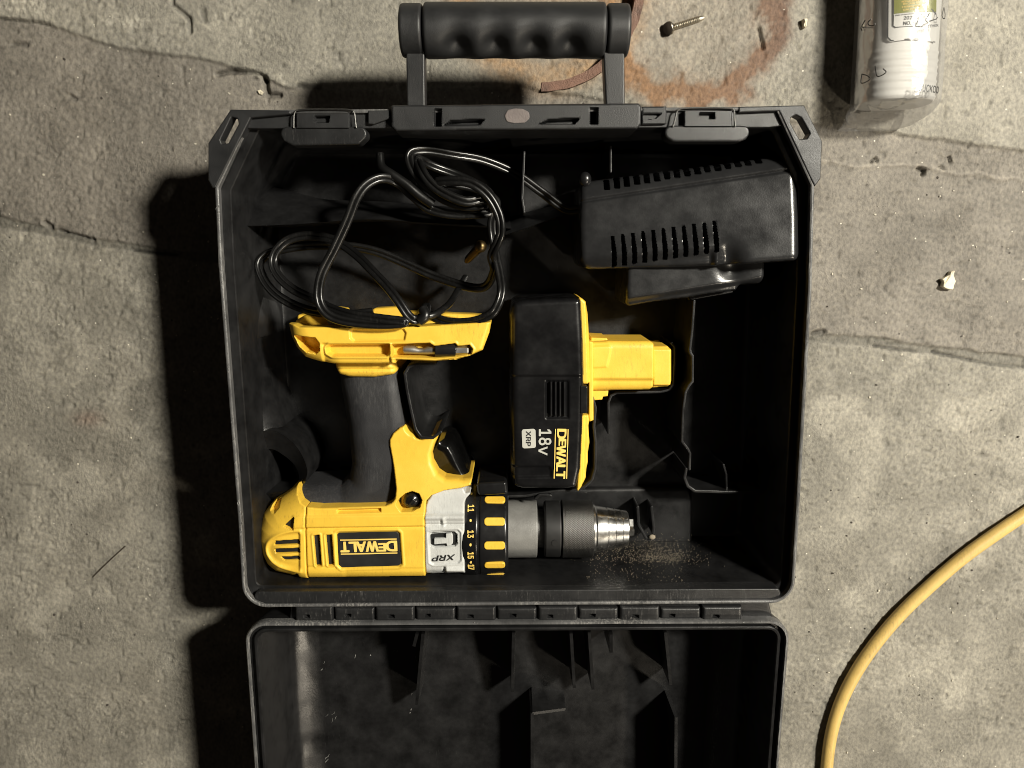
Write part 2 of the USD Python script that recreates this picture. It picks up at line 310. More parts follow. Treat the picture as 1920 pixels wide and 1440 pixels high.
gouges = [([(408, 139), (430, 134), (462, 135), (488, 140), (500, 150)], 4.0, .0032), ([(498, 148), (499, 166), (505, 178), (524, 179)], 4.5, .0032), ([(560, 161), (600, 164)], 3, .0015),
          ([(323, -20), (326, 10), (340, 22), (356, 36), (359, 62)], 3.0, .0022), ([(383, 22), (386, 40)], 5, .0012), ([(1421, 56), (1425, 72), (1428, 92)], 3.5, .003), ([(1722, 316), (1732, 320), (1730, 327)], 3.0, .004),
          ([(1634, 303), (1641, 296), (1644, 302)], 1.8, .003), ([(1779, 294), (1782, 305)], 1.6, .003), ([(1762, 312), (1769, 317)], 1.8, .003), ([(1525, 625), (1545, 622)], 3.5, .0025), ([(84, 418), (95, 426)], 3.5, .0025), ([(110, 431), (150, 442), (175, 449)], 2.6, .0018),
          ([(25, 82), (50, 84)], 4, .0015), ([(130, 178), (142, 186)], 3, .002), ([(0, 36), (60, 41), (90, 47)], 2.5, .0012), ([(1750, 660), (1800, 672), (1860, 684), (1920, 690)], 2.4, .0013), ([(1640, 650), (1720, 660)], 2.4, .0012), ([(250, 470), (330, 478)], 2.5, .001)]
dark = np.zeros_like(X)
for px, wd, dp in gouges:
    gg = np.exp(-(np.maximum(0, ld(U, W, px) + wob * .22 - wd * .3) / wd) ** 2 * 1.6); Z -= dp * gg; dark = np.maximum(dark, gg)
flake = dip(U.ravel(), W.ravel(), [(502, 138), (528, 140), (535, 160), (524, 176), (506, 176), (500, 155)], 4).reshape(X.shape); Z += 0.0012 * flake
base = np.array([0.207, 0.194, 0.164])
big, mid = fbm(p3 * 9, 4, 21), fbm(p3 * 60, 4, 22)
col = base * (0.79 + 0.42 * big + 0.48 * (mid - .5) + 0.22 * (f3 - .5) * grain)[..., None]
grav = np.exp(-((U - 50) ** 2 / 5000 + (W - 12) ** 2 / 500)) + np.exp(-((U - 232) ** 2 / 1800 + (W - 42) ** 2 / 160)) + .5 * np.exp(-((U - 470) ** 2 / 6000 + (W - 60) ** 2 / 1600))
col = col * (1 + grav * .9 * (f3 * 1.6 - .35))[..., None]; Z += .0012 * (f3 - .5) * grav
zone = ss((W - l1) / 10 + .5) * ss((ja - W) / 10 + .5)
col = col * (1 - 0.20 * zone[..., None] * np.array([.88, 1.0, .95]))
col = col * (1 + 0.09 * skim)[..., None]
blot = ss((fbm(p3 * 34, 4, 31) - .50) / .16) * side; col = col * (1 + 0.26 * blot)[..., None]
purp = ss((fbm(p3 * 20, 4, 37) - .52) / .14); col = col * (1 - purp[..., None] * np.array([.12, .125, .13]))
col = col * (1 - 0.40 * joint * (0.6 + .8 * (mid - .2)) - 0.45 * dark - 0.18 * pits)[..., None]
col = col * (1 + 0.30 * ridge)[..., None]
rad = np.hypot(U - 1292, (W - 18) * 1.0); wr = rad + (fbm(p3 * 70, 4, 41) - .5) * 60
ang = np.arctan2(W - 18, U - 1292)
ring = np.exp(-((wr - 164) / 25.0) ** 2) * ss((U - 1105) / 60)
disc = ss((178 - wr) / 20) * 0.42 * ss((W + 80) / 60)
o2 = np.exp(-((np.hypot(U - 1025, W + 15) - 160) / 30.0) ** 2) * 0.75 + np.exp(-((U - 1060) ** 2 / 9000 + (W + 25) ** 2 / 900)) * .9
spk = 0.35 + 0.9 * fbm(p3 * 330, 3, 43)
st_ = np.clip((1.5 * ring * (0.45 + 0.9 * fbm(p3 * 40, 3, 47)) + 0.35 * disc) * spk, 0, .80)[..., None]
warm = 0.5 + 0.5 * np.clip((1330 - U) / 180, -1, 1)
rust = np.array([0.075, 0.031, 0.018]) * (1 - warm[..., None]) + np.array([0.23, 0.11, 0.038]) * warm[..., None]
col = col * (1 - st_) + rust * st_
s2 = np.clip(o2 * spk * .8, 0, .8)[..., None]; col = col * (1 - s2) + np.array([0.34, 0.19, 0.075]) * s2
bs = np.exp(-((U - 165) ** 2 / 700 + (W - 785) ** 2 / 220))[..., None] * .5; col = col * (1 - bs) + np.array([.16, .10, .075]) * bs
ny, nx = X.shape; idx = np.arange(nx * ny).reshape(ny, nx)
quads = np.stack([idx[:-1, :-1], idx[:-1, 1:], idx[1:, 1:], idx[1:, :-1]], -1).reshape(-1, 4)
fm = usdkit.mesh(stage, '/World/floor', (np.column_stack([X.ravel(), Y.ravel(), Z.ravel()]), quads), None, smooth=True)
UsdGeom.PrimvarsAPI(fm).CreatePrimvar('albedo', Sdf.ValueTypeNames.Color3fArray, 'vertex').Set(Vt.Vec3fArray.FromNumpy(np.clip(col, .01, .9).reshape(-1, 3).astype(np.float32)))
CONC = mat('concrete', {'at': ('attribute', {'attribute': 'albedo'}), 'g': ('geometry', {}), 'n1': ('noise_texture', {'scale': 430.0, 'detail': 5, 'roughness': 0.62}), 'mp': ('mapping', {'rotation': (0, 0, 0.3), 'scale': (1, 0.72, 1)}),
     'n2': ('noise_texture', {'scale': 1400.0, 'detail': 3}), 'v': ('voronoi_texture', {'scale': 230.0}), 'v2': ('voronoi_texture', {'scale': 260.0}), 'n3': ('noise_texture', {'scale': 26.0, 'detail': 4}),
     'r': ('rgb_ramp', {'ramp': [(0.30, (.66,) * 3), (0.5, (1.0,) * 3), (0.70, (1.34, 1.33, 1.28))]}), 'gr': ('rgb_ramp', {'ramp': [(0.40, (.15,) * 3), (0.62, (1.0,) * 3)]}),
     'r2': ('rgb_ramp', {'ramp': [(0.0, (.30,) * 3), (0.09, (.72,) * 3), (0.15, (1.0,) * 3)]}), 'r3': ('rgb_ramp', {'ramp': [(0.0, (1.0,) * 3), (0.10, (0.9,) * 3), (0.15, (0.0,) * 3)]}), 'sc': ('separate_color', {}), 'gt': ('math', {'math_type': 'greater_than', 'value2': 0.965}), 'mu': ('math', {'math_type': 'multiply'}),
     'm': ('mix_color', {'blend_type': 'multiply', 'fac': 1.0, 'use_clamp': False}), 'm2': ('mix_color', {'blend_type': 'multiply'}), 'm3': ('mix_color', {'b': (0.72, 0.68, 0.58)}),
     'ms': ('math', {'math_type': 'multiply', 'value2': 0.8}), 'b': ('bump', {'distance': 0.0013}), 'b2': ('bump', {'strength': 0.3, 'distance': 0.0006}), 'p': ('principled_bsdf', {'roughness': 0.70, 'specular_ior_level': 0.4})},
     [('g.position', 'mp.vector'), ('mp.vector', 'n1.vector'), ('g.position', 'n2.vector'), ('g.position', 'v.vector'), ('g.position', 'v2.vector'), ('g.position', 'n3.vector'), ('n3.fac', 'gr.fac'), ('gr.color', 'ms.value1'), ('ms.value', 'b.strength'), ('n1.fac', 'r.fac'), ('at.color', 'm.a'), ('r.color', 'm.b'),
      ('v.distance', 'r2.fac'), ('gr.color', 'm2.fac'), ('m.result', 'm2.a'), ('r2.color', 'm2.b'), ('v2.distance', 'r3.fac'), ('v2.color', 'sc.color'), ('sc.r', 'gt.value1'), ('r3.color', 'mu.value1'), ('gt.value', 'mu.value2'), ('mu.value', 'm3.fac'), ('m2.result', 'm3.a'), ('m3.result', 'p.base_color'),
      ('n1.fac', 'b.height'), ('n2.fac', 'b2.height'), ('b.normal', 'b2.normal'), ('b2.normal', 'p.normal')], 'p.BSDF')
UsdShade.MaterialBindingAPI.Apply(fm.GetPrim()).Bind(CONC)
keys(fm.GetPrim(), kind='structure', label='worn stained concrete floor with a joint and chipped skim coat', category='floor')
# ------------------------------------------------------------------ the tool case
RIM, BASE = 0.090, 0.008
case = thing('tool_case', 'open black plastic tool case lying on the floor with its lid folded back', 'tool case')
outer = soft(PP([(470, 207), (1460, 201), (1526, 345), (1521, 540), (1497, 971), (1487, 1130), (457, 1138), (448, 979), (411, 500), (404, 350)], RIM)[:, :2], 0.0)
def round_low(p, r):   # the hinge-side corners are rounded, the far corners chamfered
    lowy = P(960, 1000, RIM)[1]; x0, y0, x1, y1 = p.bounds
    low = p.buffer(-r).buffer(r, quad_segs=12); cut = shapely.box(x0 - 1, lowy, x1 + 1, y1 + 1)
    return p.intersection(cut).union(low.difference(cut)).buffer(1e-6)
outer = round_low(outer, 0.015)
cc = (0.0, P(960, 660, RIM)[1]); NS = 1200
inn1, inn2 = outer.buffer(-0.0016, join_style='mitre'), outer.buffer(-0.0065, join_style='mitre')
toplim = P(960, 238, RIM)[1]; botlim = P(960, 1107, RIM)[1]
inn3 = inn2.intersection(shapely.box(-1, botlim, 1, toplim)).buffer(-0.004).buffer(0.004)
bot_o = shapely.affinity.scale(outer, 0.975, 0.97, origin=cc); bot_i = inn3.buffer(-0.005).buffer(-0.008).buffer(0.008)
LED = RIM - 0.007
lo = [star(shapely.affinity.scale(bot_o, .99, .99, origin=cc), cc, NS, 0.0015), star(bot_o, cc, NS, 0.004), star(shapely.affinity.scale(outer, .994, .994, origin=cc), cc, NS, RIM - 0.012), star(outer, cc, NS, RIM - 0.0115), star(outer, cc, NS, RIM - 0.0008), star(outer.buffer(-0.0006), cc, NS, RIM), star(inn1.buffer(.0004), cc, NS, RIM), star(inn1, cc, NS, RIM - 0.0005), star(inn1, cc, NS, LED)]
li = [star(inn3.buffer(.0006), cc, NS, LED), star(inn3, cc, NS, LED - 0.0008), star(bot_i.buffer(.001), cc, NS, BASE + 0.005), star(bot_i.buffer(-.001), cc, NS, BASE + 0.0012), star(bot_i.buffer(-.004), cc, NS, BASE)]
obj('tray', loft(lo + li), CASE, case, smooth=28)
# scuffed raised lip round the tray
obj('rim_lip', loft([star(outer.buffer(.0002), cc, NS, RIM - 0.004), star(outer.buffer(.0002), cc, NS, RIM + .0001), star(outer.buffer(-.0004), cc, NS, RIM + .0006), star(inn1.buffer(.0004), cc, NS, RIM + .0006), star(inn1.buffer(-.0002), cc, NS, RIM + .0001), star(inn1.buffer(-.0002), cc, NS, RIM - 0.004)], False, False), LIPM, case, smooth=40)
# rim bands along the hinge and the handle side
band = PP([(480, 1110), (1462, 1104), (1466, 1118), (1440, 1127), (500, 1134), (474, 1122)], RIM - .001)
obj('rim_band', slab(soft(band[:, :2], .003), RIM - 0.012, RIM - 0.0012, .0008), RIMM, case)
obj('rim_band', slab(soft(PP([(470, 209), (1458, 203), (1466, 236), (1440, 239), (484, 241), (452, 240)], RIM - .002)[:, :2], .001), RIM - 0.012, RIM - 0.002, .0006), HANDLE, case)
# corner lugs with their slots
obj('corner_lug', pslab([(432, 205), (545, 207), (545, 214), (470, 221), (404, 352), (398, 352), (390, 337), (390, 268)], RIM + .0012, RIM - .007, .0008, .0004, [[(434, 219), (445, 222), (447, 232), (428, 268), (416, 270), (413, 262)]]), HANDLE, case)
obj('corner_lug', pslab([(1385, 200), (1508, 197), (1542, 265), (1539, 335), (1528, 350), (1524, 343), (1461, 208), (1385, 211)], RIM + .0012, RIM - .007, .0008, .0004, [[(1483, 221), (1492, 215), (1503, 221), (1519, 250), (1513, 260), (1499, 261), (1482, 230)]]), HANDLE, case)
# latches
for pad, plate, slot, wire in (
    ([(520, 237), (688, 237), (687, 257), (672, 271), (548, 273), (530, 263)], [(555, 211), (655, 211), (655, 241), (555, 241)], [(590, 217), (618, 217), (616, 229), (589, 229)], [(551, 240), (551, 222), (553, 211), (562, 206), (608, 205), (654, 206), (664, 212), (666, 224), (668, 240)]),
    ([(1243, 235), (1409, 235), (1408, 250), (1398, 262), (1385, 266), (1262, 266), (1249, 258), (1243, 249)], [(1283, 207), (1373, 207), (1373, 238), (1283, 238)], [(1312, 212), (1340, 212), (1340, 223), (1312, 223)], [(1262, 238), (1266, 222), (1270, 208), (1282, 203), (1325, 202), (1368, 203), (1376, 208), (1377, 222), (1378, 238)])):
    lt = obj('latch', pslab(pad, RIM + .0012, RIM - .010, .0012, .004), RIMM, case)
    obj('latch_plate', relief(plate, RIM + .0022, lambda u, v, d: RIM + .0022 - .0006 + rr(d, .0006) - .004 * dip(u, v, slot, .8), RIM - .008, .0006, .0006), HANDLE, lt, smooth=30)
    obj('wire_bail', tube(spline(np.column_stack([PP(wire, RIM + .002)[:, :2], RIM + .002 + 0 * np.arange(9)]), 6), .0005, 8), DARKST, lt)
# the carrying handle
hb = [(733, 197), (1198, 193), (1203, 200), (1202, 234), (1194, 242), (742, 246), (733, 238)]
slots = [(box4(815, 205, 827, 236), .006), (box4(1107, 203, 1121, 233), .006), ([(833, 234), (845, 227), (908, 224), (900, 233)], .005), ([(1012, 232), (1028, 225), (1086, 222), (1078, 232)], .005)]
def hz(u, v, d):
    z = RIM + .004 - .0012 + rr(d, .0012)
    for s, dp in slots: z = z - dp * dip(u, v, s, .9)
    return z
hnd = obj('handle_mount', relief(hb, RIM + .004, hz, RIM - .03, .0007, .0012), HANDLE, case, smooth=30)
obj('worn_spot', pslab([(946, 217), (952, 206), (966, 203), (980, 204), (992, 210), (993, 222), (984, 230), (964, 231), (950, 228)], RIM + .0045, RIM + .0038, .0003, .002), WORN, hnd)
obj('mount_wing', relief([(1204, 200), (1250, 199), (1250, 232), (1204, 233)], RIM + .001, lambda u, v, d: RIM + .001 - .0006 + rr(d, .0006) - .005 * dip(u, v, [(1207, 213), (1240, 213), (1230, 221), (1207, 224)], .8), RIM - .01, .0007, .0005), HANDLE, case, smooth=30)
obj('mount_wing', pslab([(690, 207), (731, 206), (731, 222), (700, 233), (690, 232)], RIM + .001, RIM - .01, .0006, .0005), HANDLE, case)
HZ = RIM - .004
for a in ([(761, 92), (796, 92), (797, 200), (763, 200)], [(1131, 90), (1171, 90), (1172, 198), (1136, 198)]):
    obj('handle_arm', pslab(a, HZ + .005, HZ - .005, .001, .0008), HANDLE, case)
gx0, gx1 = P(796, 60, HZ)[0], P(1134, 60, HZ)[0]; gy = P(960, 58, HZ)[1]; gr = 0.0152
def gripmesh(x0, x1, r0, dents, nx=150, nt=72, flat=0.0):
    xs = np.concatenate([[x0], np.linspace(x0, x1, nx), [x1]]); th = np.linspace(0, 2 * np.pi, nt, endpoint=False)
    XX, T = np.meshgrid(xs, th, indexing='ij'); e = np.minimum(XX - x0, x1 - XX); R = r0 - .002 + rr(np.maximum(e, 0), .002); R[0] = R[-1] = 0
    if dents:
        for xc in dents:
            da = np.angle(np.exp(1j * (T + 0.9)))    # towards the case and up
            R = R - .0064 * np.exp(-((XX - xc) / .0072) ** 2) * np.exp(-(da / .62) ** 2) * (R > .005)
    V = np.stack([XX, gy + R * np.sin(T) * -1 * -1, HZ + R * np.cos(T)], -1).reshape(-1, 3)
    n = nt; i = np.arange(len(xs) - 1)[:, None] * n; j = np.arange(n)[None]; k = (j + 1) % n
    F = np.concatenate([np.stack([i + j, i + k, i + n + k], -1).reshape(-1, 3), np.stack([i + j, i + n + k, i + n + j], -1).reshape(-1, 3)])
    m = trimesh.Trimesh(V, F, process=False); m.fix_normals(); return m
obj('handle_grip', gripmesh(gx0, gx1, gr, [P(q, 60, HZ + .01)[0] for q in (857, 929, 1000, 1070)]), HANDLE, case, smooth=40)
for a, b in ((752, 794.5), (1135.5, 1178)):
    obj('grip_end', gripmesh(P(a, 60, HZ)[0], P(b, 60, HZ)[0], gr * .955, None, 30), HANDLE, case, smooth=40)
# hinge: body and lid knuckles by turns along one pin
ks = [552, 625, 703, 778, 855, 931, 1008, 1084, 1161, 1238, 1316, 1393]
for i, (a, b) in enumerate(zip(ks[:-1], ks[1:])):
    own = i % 2 == 0
    top = 1137 if own else 1141; bt = 1166 if own else 1168
    c = (a + b) / 2; hole = box4(a + 18 + (i % 3) * 3, 1153, a + 28 + (i % 3) * 4, 1159)
    obj('hinge_knuckle', relief([(a + 1.2, top), (b - 1.2, top), (b - 1.2, bt), (a + 1.2, bt)], RIM - .001,
        lambda u, v, d: RIM - (.0005 if own else .0018) - .002 + rr(d, .002) - .0035 * dip(u, v, hole, .8) - .001 * np.clip((v - 1151) / 12, 0, 1), RIM - .012, .0007, .0004), RIMM, case, smooth=35)
obj('hinge_strip', pslab([(548, 1128), (1440, 1122), (1452, 1172), (540, 1176)], RIM - .006, RIM - .02, .001, .001), CASE, case)
# inner walls of the tray
def sloped(px_top, zt, px_low, zl):
    a, b = PP(px_top, zt), PP(px_low, zl); n = len(a); V = np.vstack([a, b, a * [1, 1, 0] + [0, 0, BASE - .002], b * [1, 1, 0] + [0, 0, BASE - .002]])
    F = []
    for i in range(n - 1): F += [(i, i + 1, n + i + 1), (i, n + i + 1, n + i), (2 * n + i, i + 1, i), (2 * n + i, 2 * n + i + 1, i + 1), (n + i, n + i + 1, 3 * n + i + 1), (n + i, 3 * n + i + 1, 3 * n + i)]
    F += [(0, n, 3 * n), (0, 3 * n, 2 * n), (n - 1, 4 * n - 1, 2 * n - 1), (n - 1, 3 * n - 1, 4 * n - 1)]
    return trimesh.Trimesh(V, np.array(F), process=False)
def smoothwall(px_top, zt, px_low, zl):
    a = spline(np.column_stack([px_top, np.broadcast_to(zt, len(px_top))]), 8); b = spline(np.column_stack([px_low, np.broadcast_to(zl, len(px_low))]), 8)
    return sloped(a[:, :2], a[:, 2], b[:, :2], b[:, 2])
obj('cord_bin_wall', smoothwall([(431, 424), (520, 422), (600, 417), (660, 412), (720, 412), (800, 418), (900, 423), (958, 428)], .060, [(440, 340), (520, 352), (600, 372), (660, 376), (720, 378), (800, 384), (900, 392), (955, 396)], .022), CASE, case)
obj('divider', wall([(983, 285), (981, 330), (979, 372), (983, 398)], .066, BASE, .0016), CASE, case)
obj('divider', wall([(1145, 275), (1145, 322)], .055, BASE, .0016), CASE, case)
obj('divider_foot', sloped([(948, 440), (985, 428), (1058, 402)], .040, [(950, 410), (985, 398), (1040, 385)], .02), CASE, case)
obj('battery_pocket', wall([(1111, 745), (1117, 765), (1114, 800), (1117, 830), (1116, 880), (1110, 900), (1095, 914), (1075, 920), (1040, 921), (1010, 926), (985, 930), (950, 931)], .058, BASE, .0018), CASE, case)
obj('battery_pocket', wall([(1141, 812), (1141, 755), (1146, 742), (1156, 737), (1240, 735), (1256, 731), (1264, 720), (1266, 680), (1266, 650), (1260, 644)], .046, BASE, .0018), CASE, case)
obj('side_divider', wall([(1302, 565), (1298, 620), (1294, 655), (1295, 662), (1299, 668), (1299, 715), (1293, 722), (1286, 735), (1281, 770), (1279, 828), (1290, 842), (1294, 850), (1293, 880)], .060, BASE, .0018), CASE, case)
obj('side_divider', wall([(1287, 880), (1284, 896), (1290, 912), (1303, 921), (1360, 923), (1437, 922)], .048, BASE, .0022), CASE, case)
obj('side_divider', wall([(1357, 872), (1362, 890), (1363, 922)], .044, BASE, .0016), CASE, case)
# drill supports along the left wall and under the drill
obj('drill_support', smoothwall([(482, 812), (510, 806), (540, 822), (562, 846), (576, 880), (572, 905)], [.055, .058, .060, .060, .060, .058], [(484, 846), (510, 842), (535, 856), (552, 872), (560, 890), (562, 915)], [.050] * 6), CASE, case)
obj('drill_support', smoothwall([(478, 660), (500, 700), (512, 745), (530, 800)], [.050, .046, .046, .050], [(462, 660), (468, 720), (474, 770), (482, 812)], [.062, .062, .060, .056]), CASE, case)
obj('drill_support', smoothwall([(446, 470), (478, 520), (500, 580), (500, 630)], [.050, .040, .040, .046], [(434, 470), (445, 540), (452, 600), (458, 640)], [.066] * 4), CASE, case)
obj('drill_support', wall([(815, 682), (782, 682), (766, 688), (759, 700), (763, 730), (771, 770), (779, 805), (790, 821), (812, 821), (826, 810)], .072, BASE, .0020), CASE, case)
obj('drill_support', smoothwall([(470, 930), (500, 925), (540, 918), (566, 900)], .058, [(468, 960), (495, 945), (520, 935), (560, 915)], .048), CASE, case)
hs = [(840, 1062), (905, 1066), (1000, 1066), (1100, 1064), (1200, 1060), (1290, 1056), (1345, 1052)]
obj('drill_support', wall([(1005, 935), (1012, 929), (1032, 930)], .060, BASE, .0022), CASE, case)
obj('drill_support', wall([(1196, 952), (1198, 985), (1212, 1010)], .034, BASE, .0022), CASE, case)
obj('drill_support', wall([(1222, 952), (1226, 990), (1225, 1000)], .030, BASE, .0022), CASE, case)
obj('cradle', slab(soft(PP([(860, 920), (1300, 915), (1300, 1050), (860, 1060)], .016)[:, :2], .006), BASE - .001, .0135, .003), CASE, case)
# ---- the lid, folded right back
A, B = P(458, 1168, RIM), P(1482, 1163, RIM)
lid_o = Polygon([(A[0], A[1]), (B[0], B[1]), (B[0] - .004, B[1] - .335), (A[0] + .002, A[1] - .335)]).buffer(-.014).buffer(.014, quad_segs=14)
lc = ((A[0] + B[0]) / 2, A[1] - .165); LF = .020
L = lambda ins, z: star(lid_o.buffer(-ins) if ins else lid_o, lc, NS, z)
def Lw(ins, z):   # the moulded wall foot is a little wavy
    q = L(ins, z); n_ = fbm(q * [22, 22, 0] + [3, 1, 0], 3, 71) - .5; q[:, 2] += n_ * .0030; q[:, 0] += n_ * .004; return q
obj('lid', loft([L(.016, .0015), L(.010, .005), L(.0005, RIM - .012), L(0, RIM - .010), L(0, RIM - .001), L(.0006, RIM), L(.0018, RIM), L(.0022, RIM - .0006), L(.0024, RIM - .0045), L(.0046, RIM - .0045), L(.0050, RIM - .0015), L(.0056, RIM - .0010), L(.0068, RIM - .0012), L(.0074, RIM - .002), L(.0078, RIM - .012), L(.0088, LF + .024), L(.0102, LF + .0135), L(.0118, LF + .0100), Lw(.0142, LF + .0080), Lw(.0170, LF + .0061), Lw(.0200, LF + .0044), Lw(.0232, LF + .0028), L(.0262, LF + .0014), L(.0290, LF + .0004), L(.032, LF)]), CASE, case, smooth=30)
obj('lid_lip', loft([L(-.0002, RIM - .006), L(-.0002, RIM - .0008), L(.0006, RIM + .0004), L(.0018, RIM + .0004), L(.0023, RIM - .0008)], False, False), LIPM, case, smooth=40)
def fin(u0, u1, v0, v1, zt, taper=.012, w=.0022):
    """an upright rib in the lid that runs away from the hinge"""
    a, b = P(u0, v0, zt), P(u1, v1, zt - taper); q = np.array([b[1] - a[1], -(b[0] - a[0])]); q = q / np.linalg.norm(q) * w / 2
    V = []
    for p, zz in ((a, zt), (b, zt - taper)):
        for s in (-1, 1): V += [(p[0] + s * q[0], p[1] + s * q[1], zz), (p[0] + s * q[0] * 1.6, p[1] + s * q[1] * 1.6, LF - .001)]
    h = trimesh.Trimesh(np.array(V)).convex_hull; return h
for f in ((793, 781, 1189, 1322, .062, .016), (963, 961, 1186, 1297, .060, .014), (1071, 1077, 1188, 1290, .060, .012), (1105, 1112, 1186, 1293, .060, .014), (1248, 1258, 1186, 1284, .058, .012), (998, 998, 1338, 1560, .052, .0), (1268, 1266, 1345, 1560, .055, .0), (782, 776, 1189, 1212, .064, .004), (1146, 1146, 1190, 1224, .062, .006)):
    obj('lid_rib', fin(*f), CASE, case)
obj('lid_rib', fin(998, 1060, 1338, 1330, .052, .012), CASE, case)

# pale scuffs and scratches on the lid floor and along the rims
r_ = np.random.default_rng(31); sc_ = []
def scuff(u, v, z, n, spread, ln):
    for _ in range(n):
        c_ = P(u + r_.normal(0, spread), v + r_.normal(0, spread), z); a_ = r_.normal(1.05, .35); l_ = ln * r_.uniform(.25, 1.1); w_ = r_.uniform(.00012, .00042)
        m_ = tube([c_ - [l_ / 2 * math.cos(a_), l_ / 2 * math.sin(a_), 0], c_ + [r_.normal(0, .0004), r_.normal(0, .0004), .00012], c_ + [l_ / 2 * math.cos(a_), l_ / 2 * math.sin(a_), 0]], [w_ * .3, w_, w_ * .3], 6); sc_.append(m_)
for u, v, n, s, l in ((588, 1432, 12, 7, .004), (612, 1424, 6, 6, .005), (588, 1362, 4, 4, .005), (620, 1345, 4, 5, .004), (690, 1250, 2, 22, .003), (607, 1255, 4, 14, .003), (760, 1330, 3, 20, .003), (740, 1222, 2, 4, .004)): scuff(u, v, LF + .0001, n, s, l)
lipx = lambda v: np.interp(v, [352, 500, 979, 1078], [407, 414.5, 451, 459])
for v, n in ((380, 3), (420, 3), (520, 4), (590, 3), (700, 4), (800, 3), (880, 4), (950, 6), (990, 8), (1030, 10), (1060, 10)):
    for _ in range(n): vv = v + r_.normal(0, 14); scuff(lipx(vv) + r_.normal(0, .9), vv, RIM + .0006, 1, .2, .0026)
for u, n in ((1405, 5), (1340, 3), (520, 4), (900, 3), (1100, 4)):
    for _ in range(n): scuff(u + r_.normal(0, 12), 1169.5 - .003 * (u - 460) + r_.normal(0, .6), RIM + .0004, 1, .2, .0010)
obj('scuff_marks', merge(*sc_), SCUFF, case, smooth=False, kind='stuff')
# ------------------------------------------------------------------ the drill, lying on its side in the tray
drill = thing('cordless_drill', 'yellow and black cordless hammer drill with silver gearcase, lying on its side', 'drill')
ZT = 0.078
YB = P(700, 1088, ZT)[1]                                     # its lower long edge
mp = PX(1, 700, 1000, ZT)
SEAM = 575
house = [(576, 1089), (573, 1000), (574, 951), (600, 953), (722, 949), (733, 944), (740, 936), (742, 919), (738, 897), (733, 872), (727, 840), (727, 830), (733, 818), (746, 807), (756, 803), (763, 807), (769, 817), (777, 827), (787, 830), (798, 827), (809, 821), (817, 816), (820, 823), (812, 841), (807, 858), (809, 874), (819, 892), (833, 900), (867, 902), (885, 900), (882, 912), (862, 917), (833, 921), (808, 930), (799, 940), (796, 975), (797, 1084)]
lab = [(631, 1000), (636, 998), (744, 996), (749, 1000), (753, 1058), (748, 1062), (640, 1065), (634, 1060)]
vents = [[(588, 1005), (598, 1004), (602, 1060), (593, 1061)], [(611, 1004), (621, 1003), (625, 1059), (616, 1060)]]
hole = [(743, 947), (748, 937), (760, 927), (772, 923), (784, 927), (790, 938), (786, 951), (772, 958), (752, 959)]
def hz(u, v, d):
    z = ZT - .0010 + rr(d, .0010) - .007 + rr(np.maximum((1089 - v) * mp, 0), .007)
    z = z - .007 * ss((935 - v) / 70) - .0035 + rr(np.maximum(ld(u, v, [(820, 820), (812, 841), (807, 858), (809, 874), (819, 892), (833, 900), (867, 902), (890, 900)]) * mp, 0), .0035) * (v < 925) + .0035 * (v >= 925)
    z = z + .0013 * ss((v - 964 + (u - 570) * .012) / 5) * ss((989 - (u - 570) * .014 - v) / 4 + .5) - .0009 * np.exp(-((v - 992 + (u - 570) * .016) / 2.0) ** 2)
    z = z - .0013 * dip(u, v, lab, .9) + .0005 * ss(1 - np.abs(sd(u, v, lab) - 4) / 3.5)
    z = z - .010 * ss((806 - (v + .15 * (u - 758)) + 22) / 26) * dip(u, v, [(752, 790), (760, 812), (768, 824), (780, 831), (800, 825), (830, 810), (800, 780)], 5)
    for s in vents: z = z + .0006 * ss(1 - np.abs(sd(u, v, s) - 3.5) / 3) - .009 * dip(u, v, s, .9)
    z = z - .0030 * dip(u, v, [(633, 956), (714, 954), (714, 960), (633, 962)], .9) - .010 * dip(u, v, hole, 1.2)
    z = z - .0007 * np.exp(-((v - 1064) / 2.2) ** 2) * (u < 630) - .0005 * ss((v - 1063) / 4) * ss((u - 640) / 10)
    return z
hs_ = obj('housing', relief(house, ZT, hz, .030, .0006, .0006), YEL, drill, smooth=38)
for s_ in vents: obj('vent_slot', pslab(s_, ZT - .0022, ZT - .006, .0002, .0002), BLACKP, hs_)
lp = obj('label_plate', pslab([(632, 1001), (637, 999), (743, 997), (748, 1001), (752, 1057), (747, 1061), (641, 1064), (635, 1059)], ZT - .0006, ZT - .003, .0003, .0012), BLACKP, drill)
c = P(691.5, 1024.5, ZT - .0006)
obj('lettering', place(logo(PX(106, 690, 1024, ZT), PX(20, 690, 1024, ZT)), c + [0, 0, 0], 180 + 1.2), GOLD, lp, smooth=False)
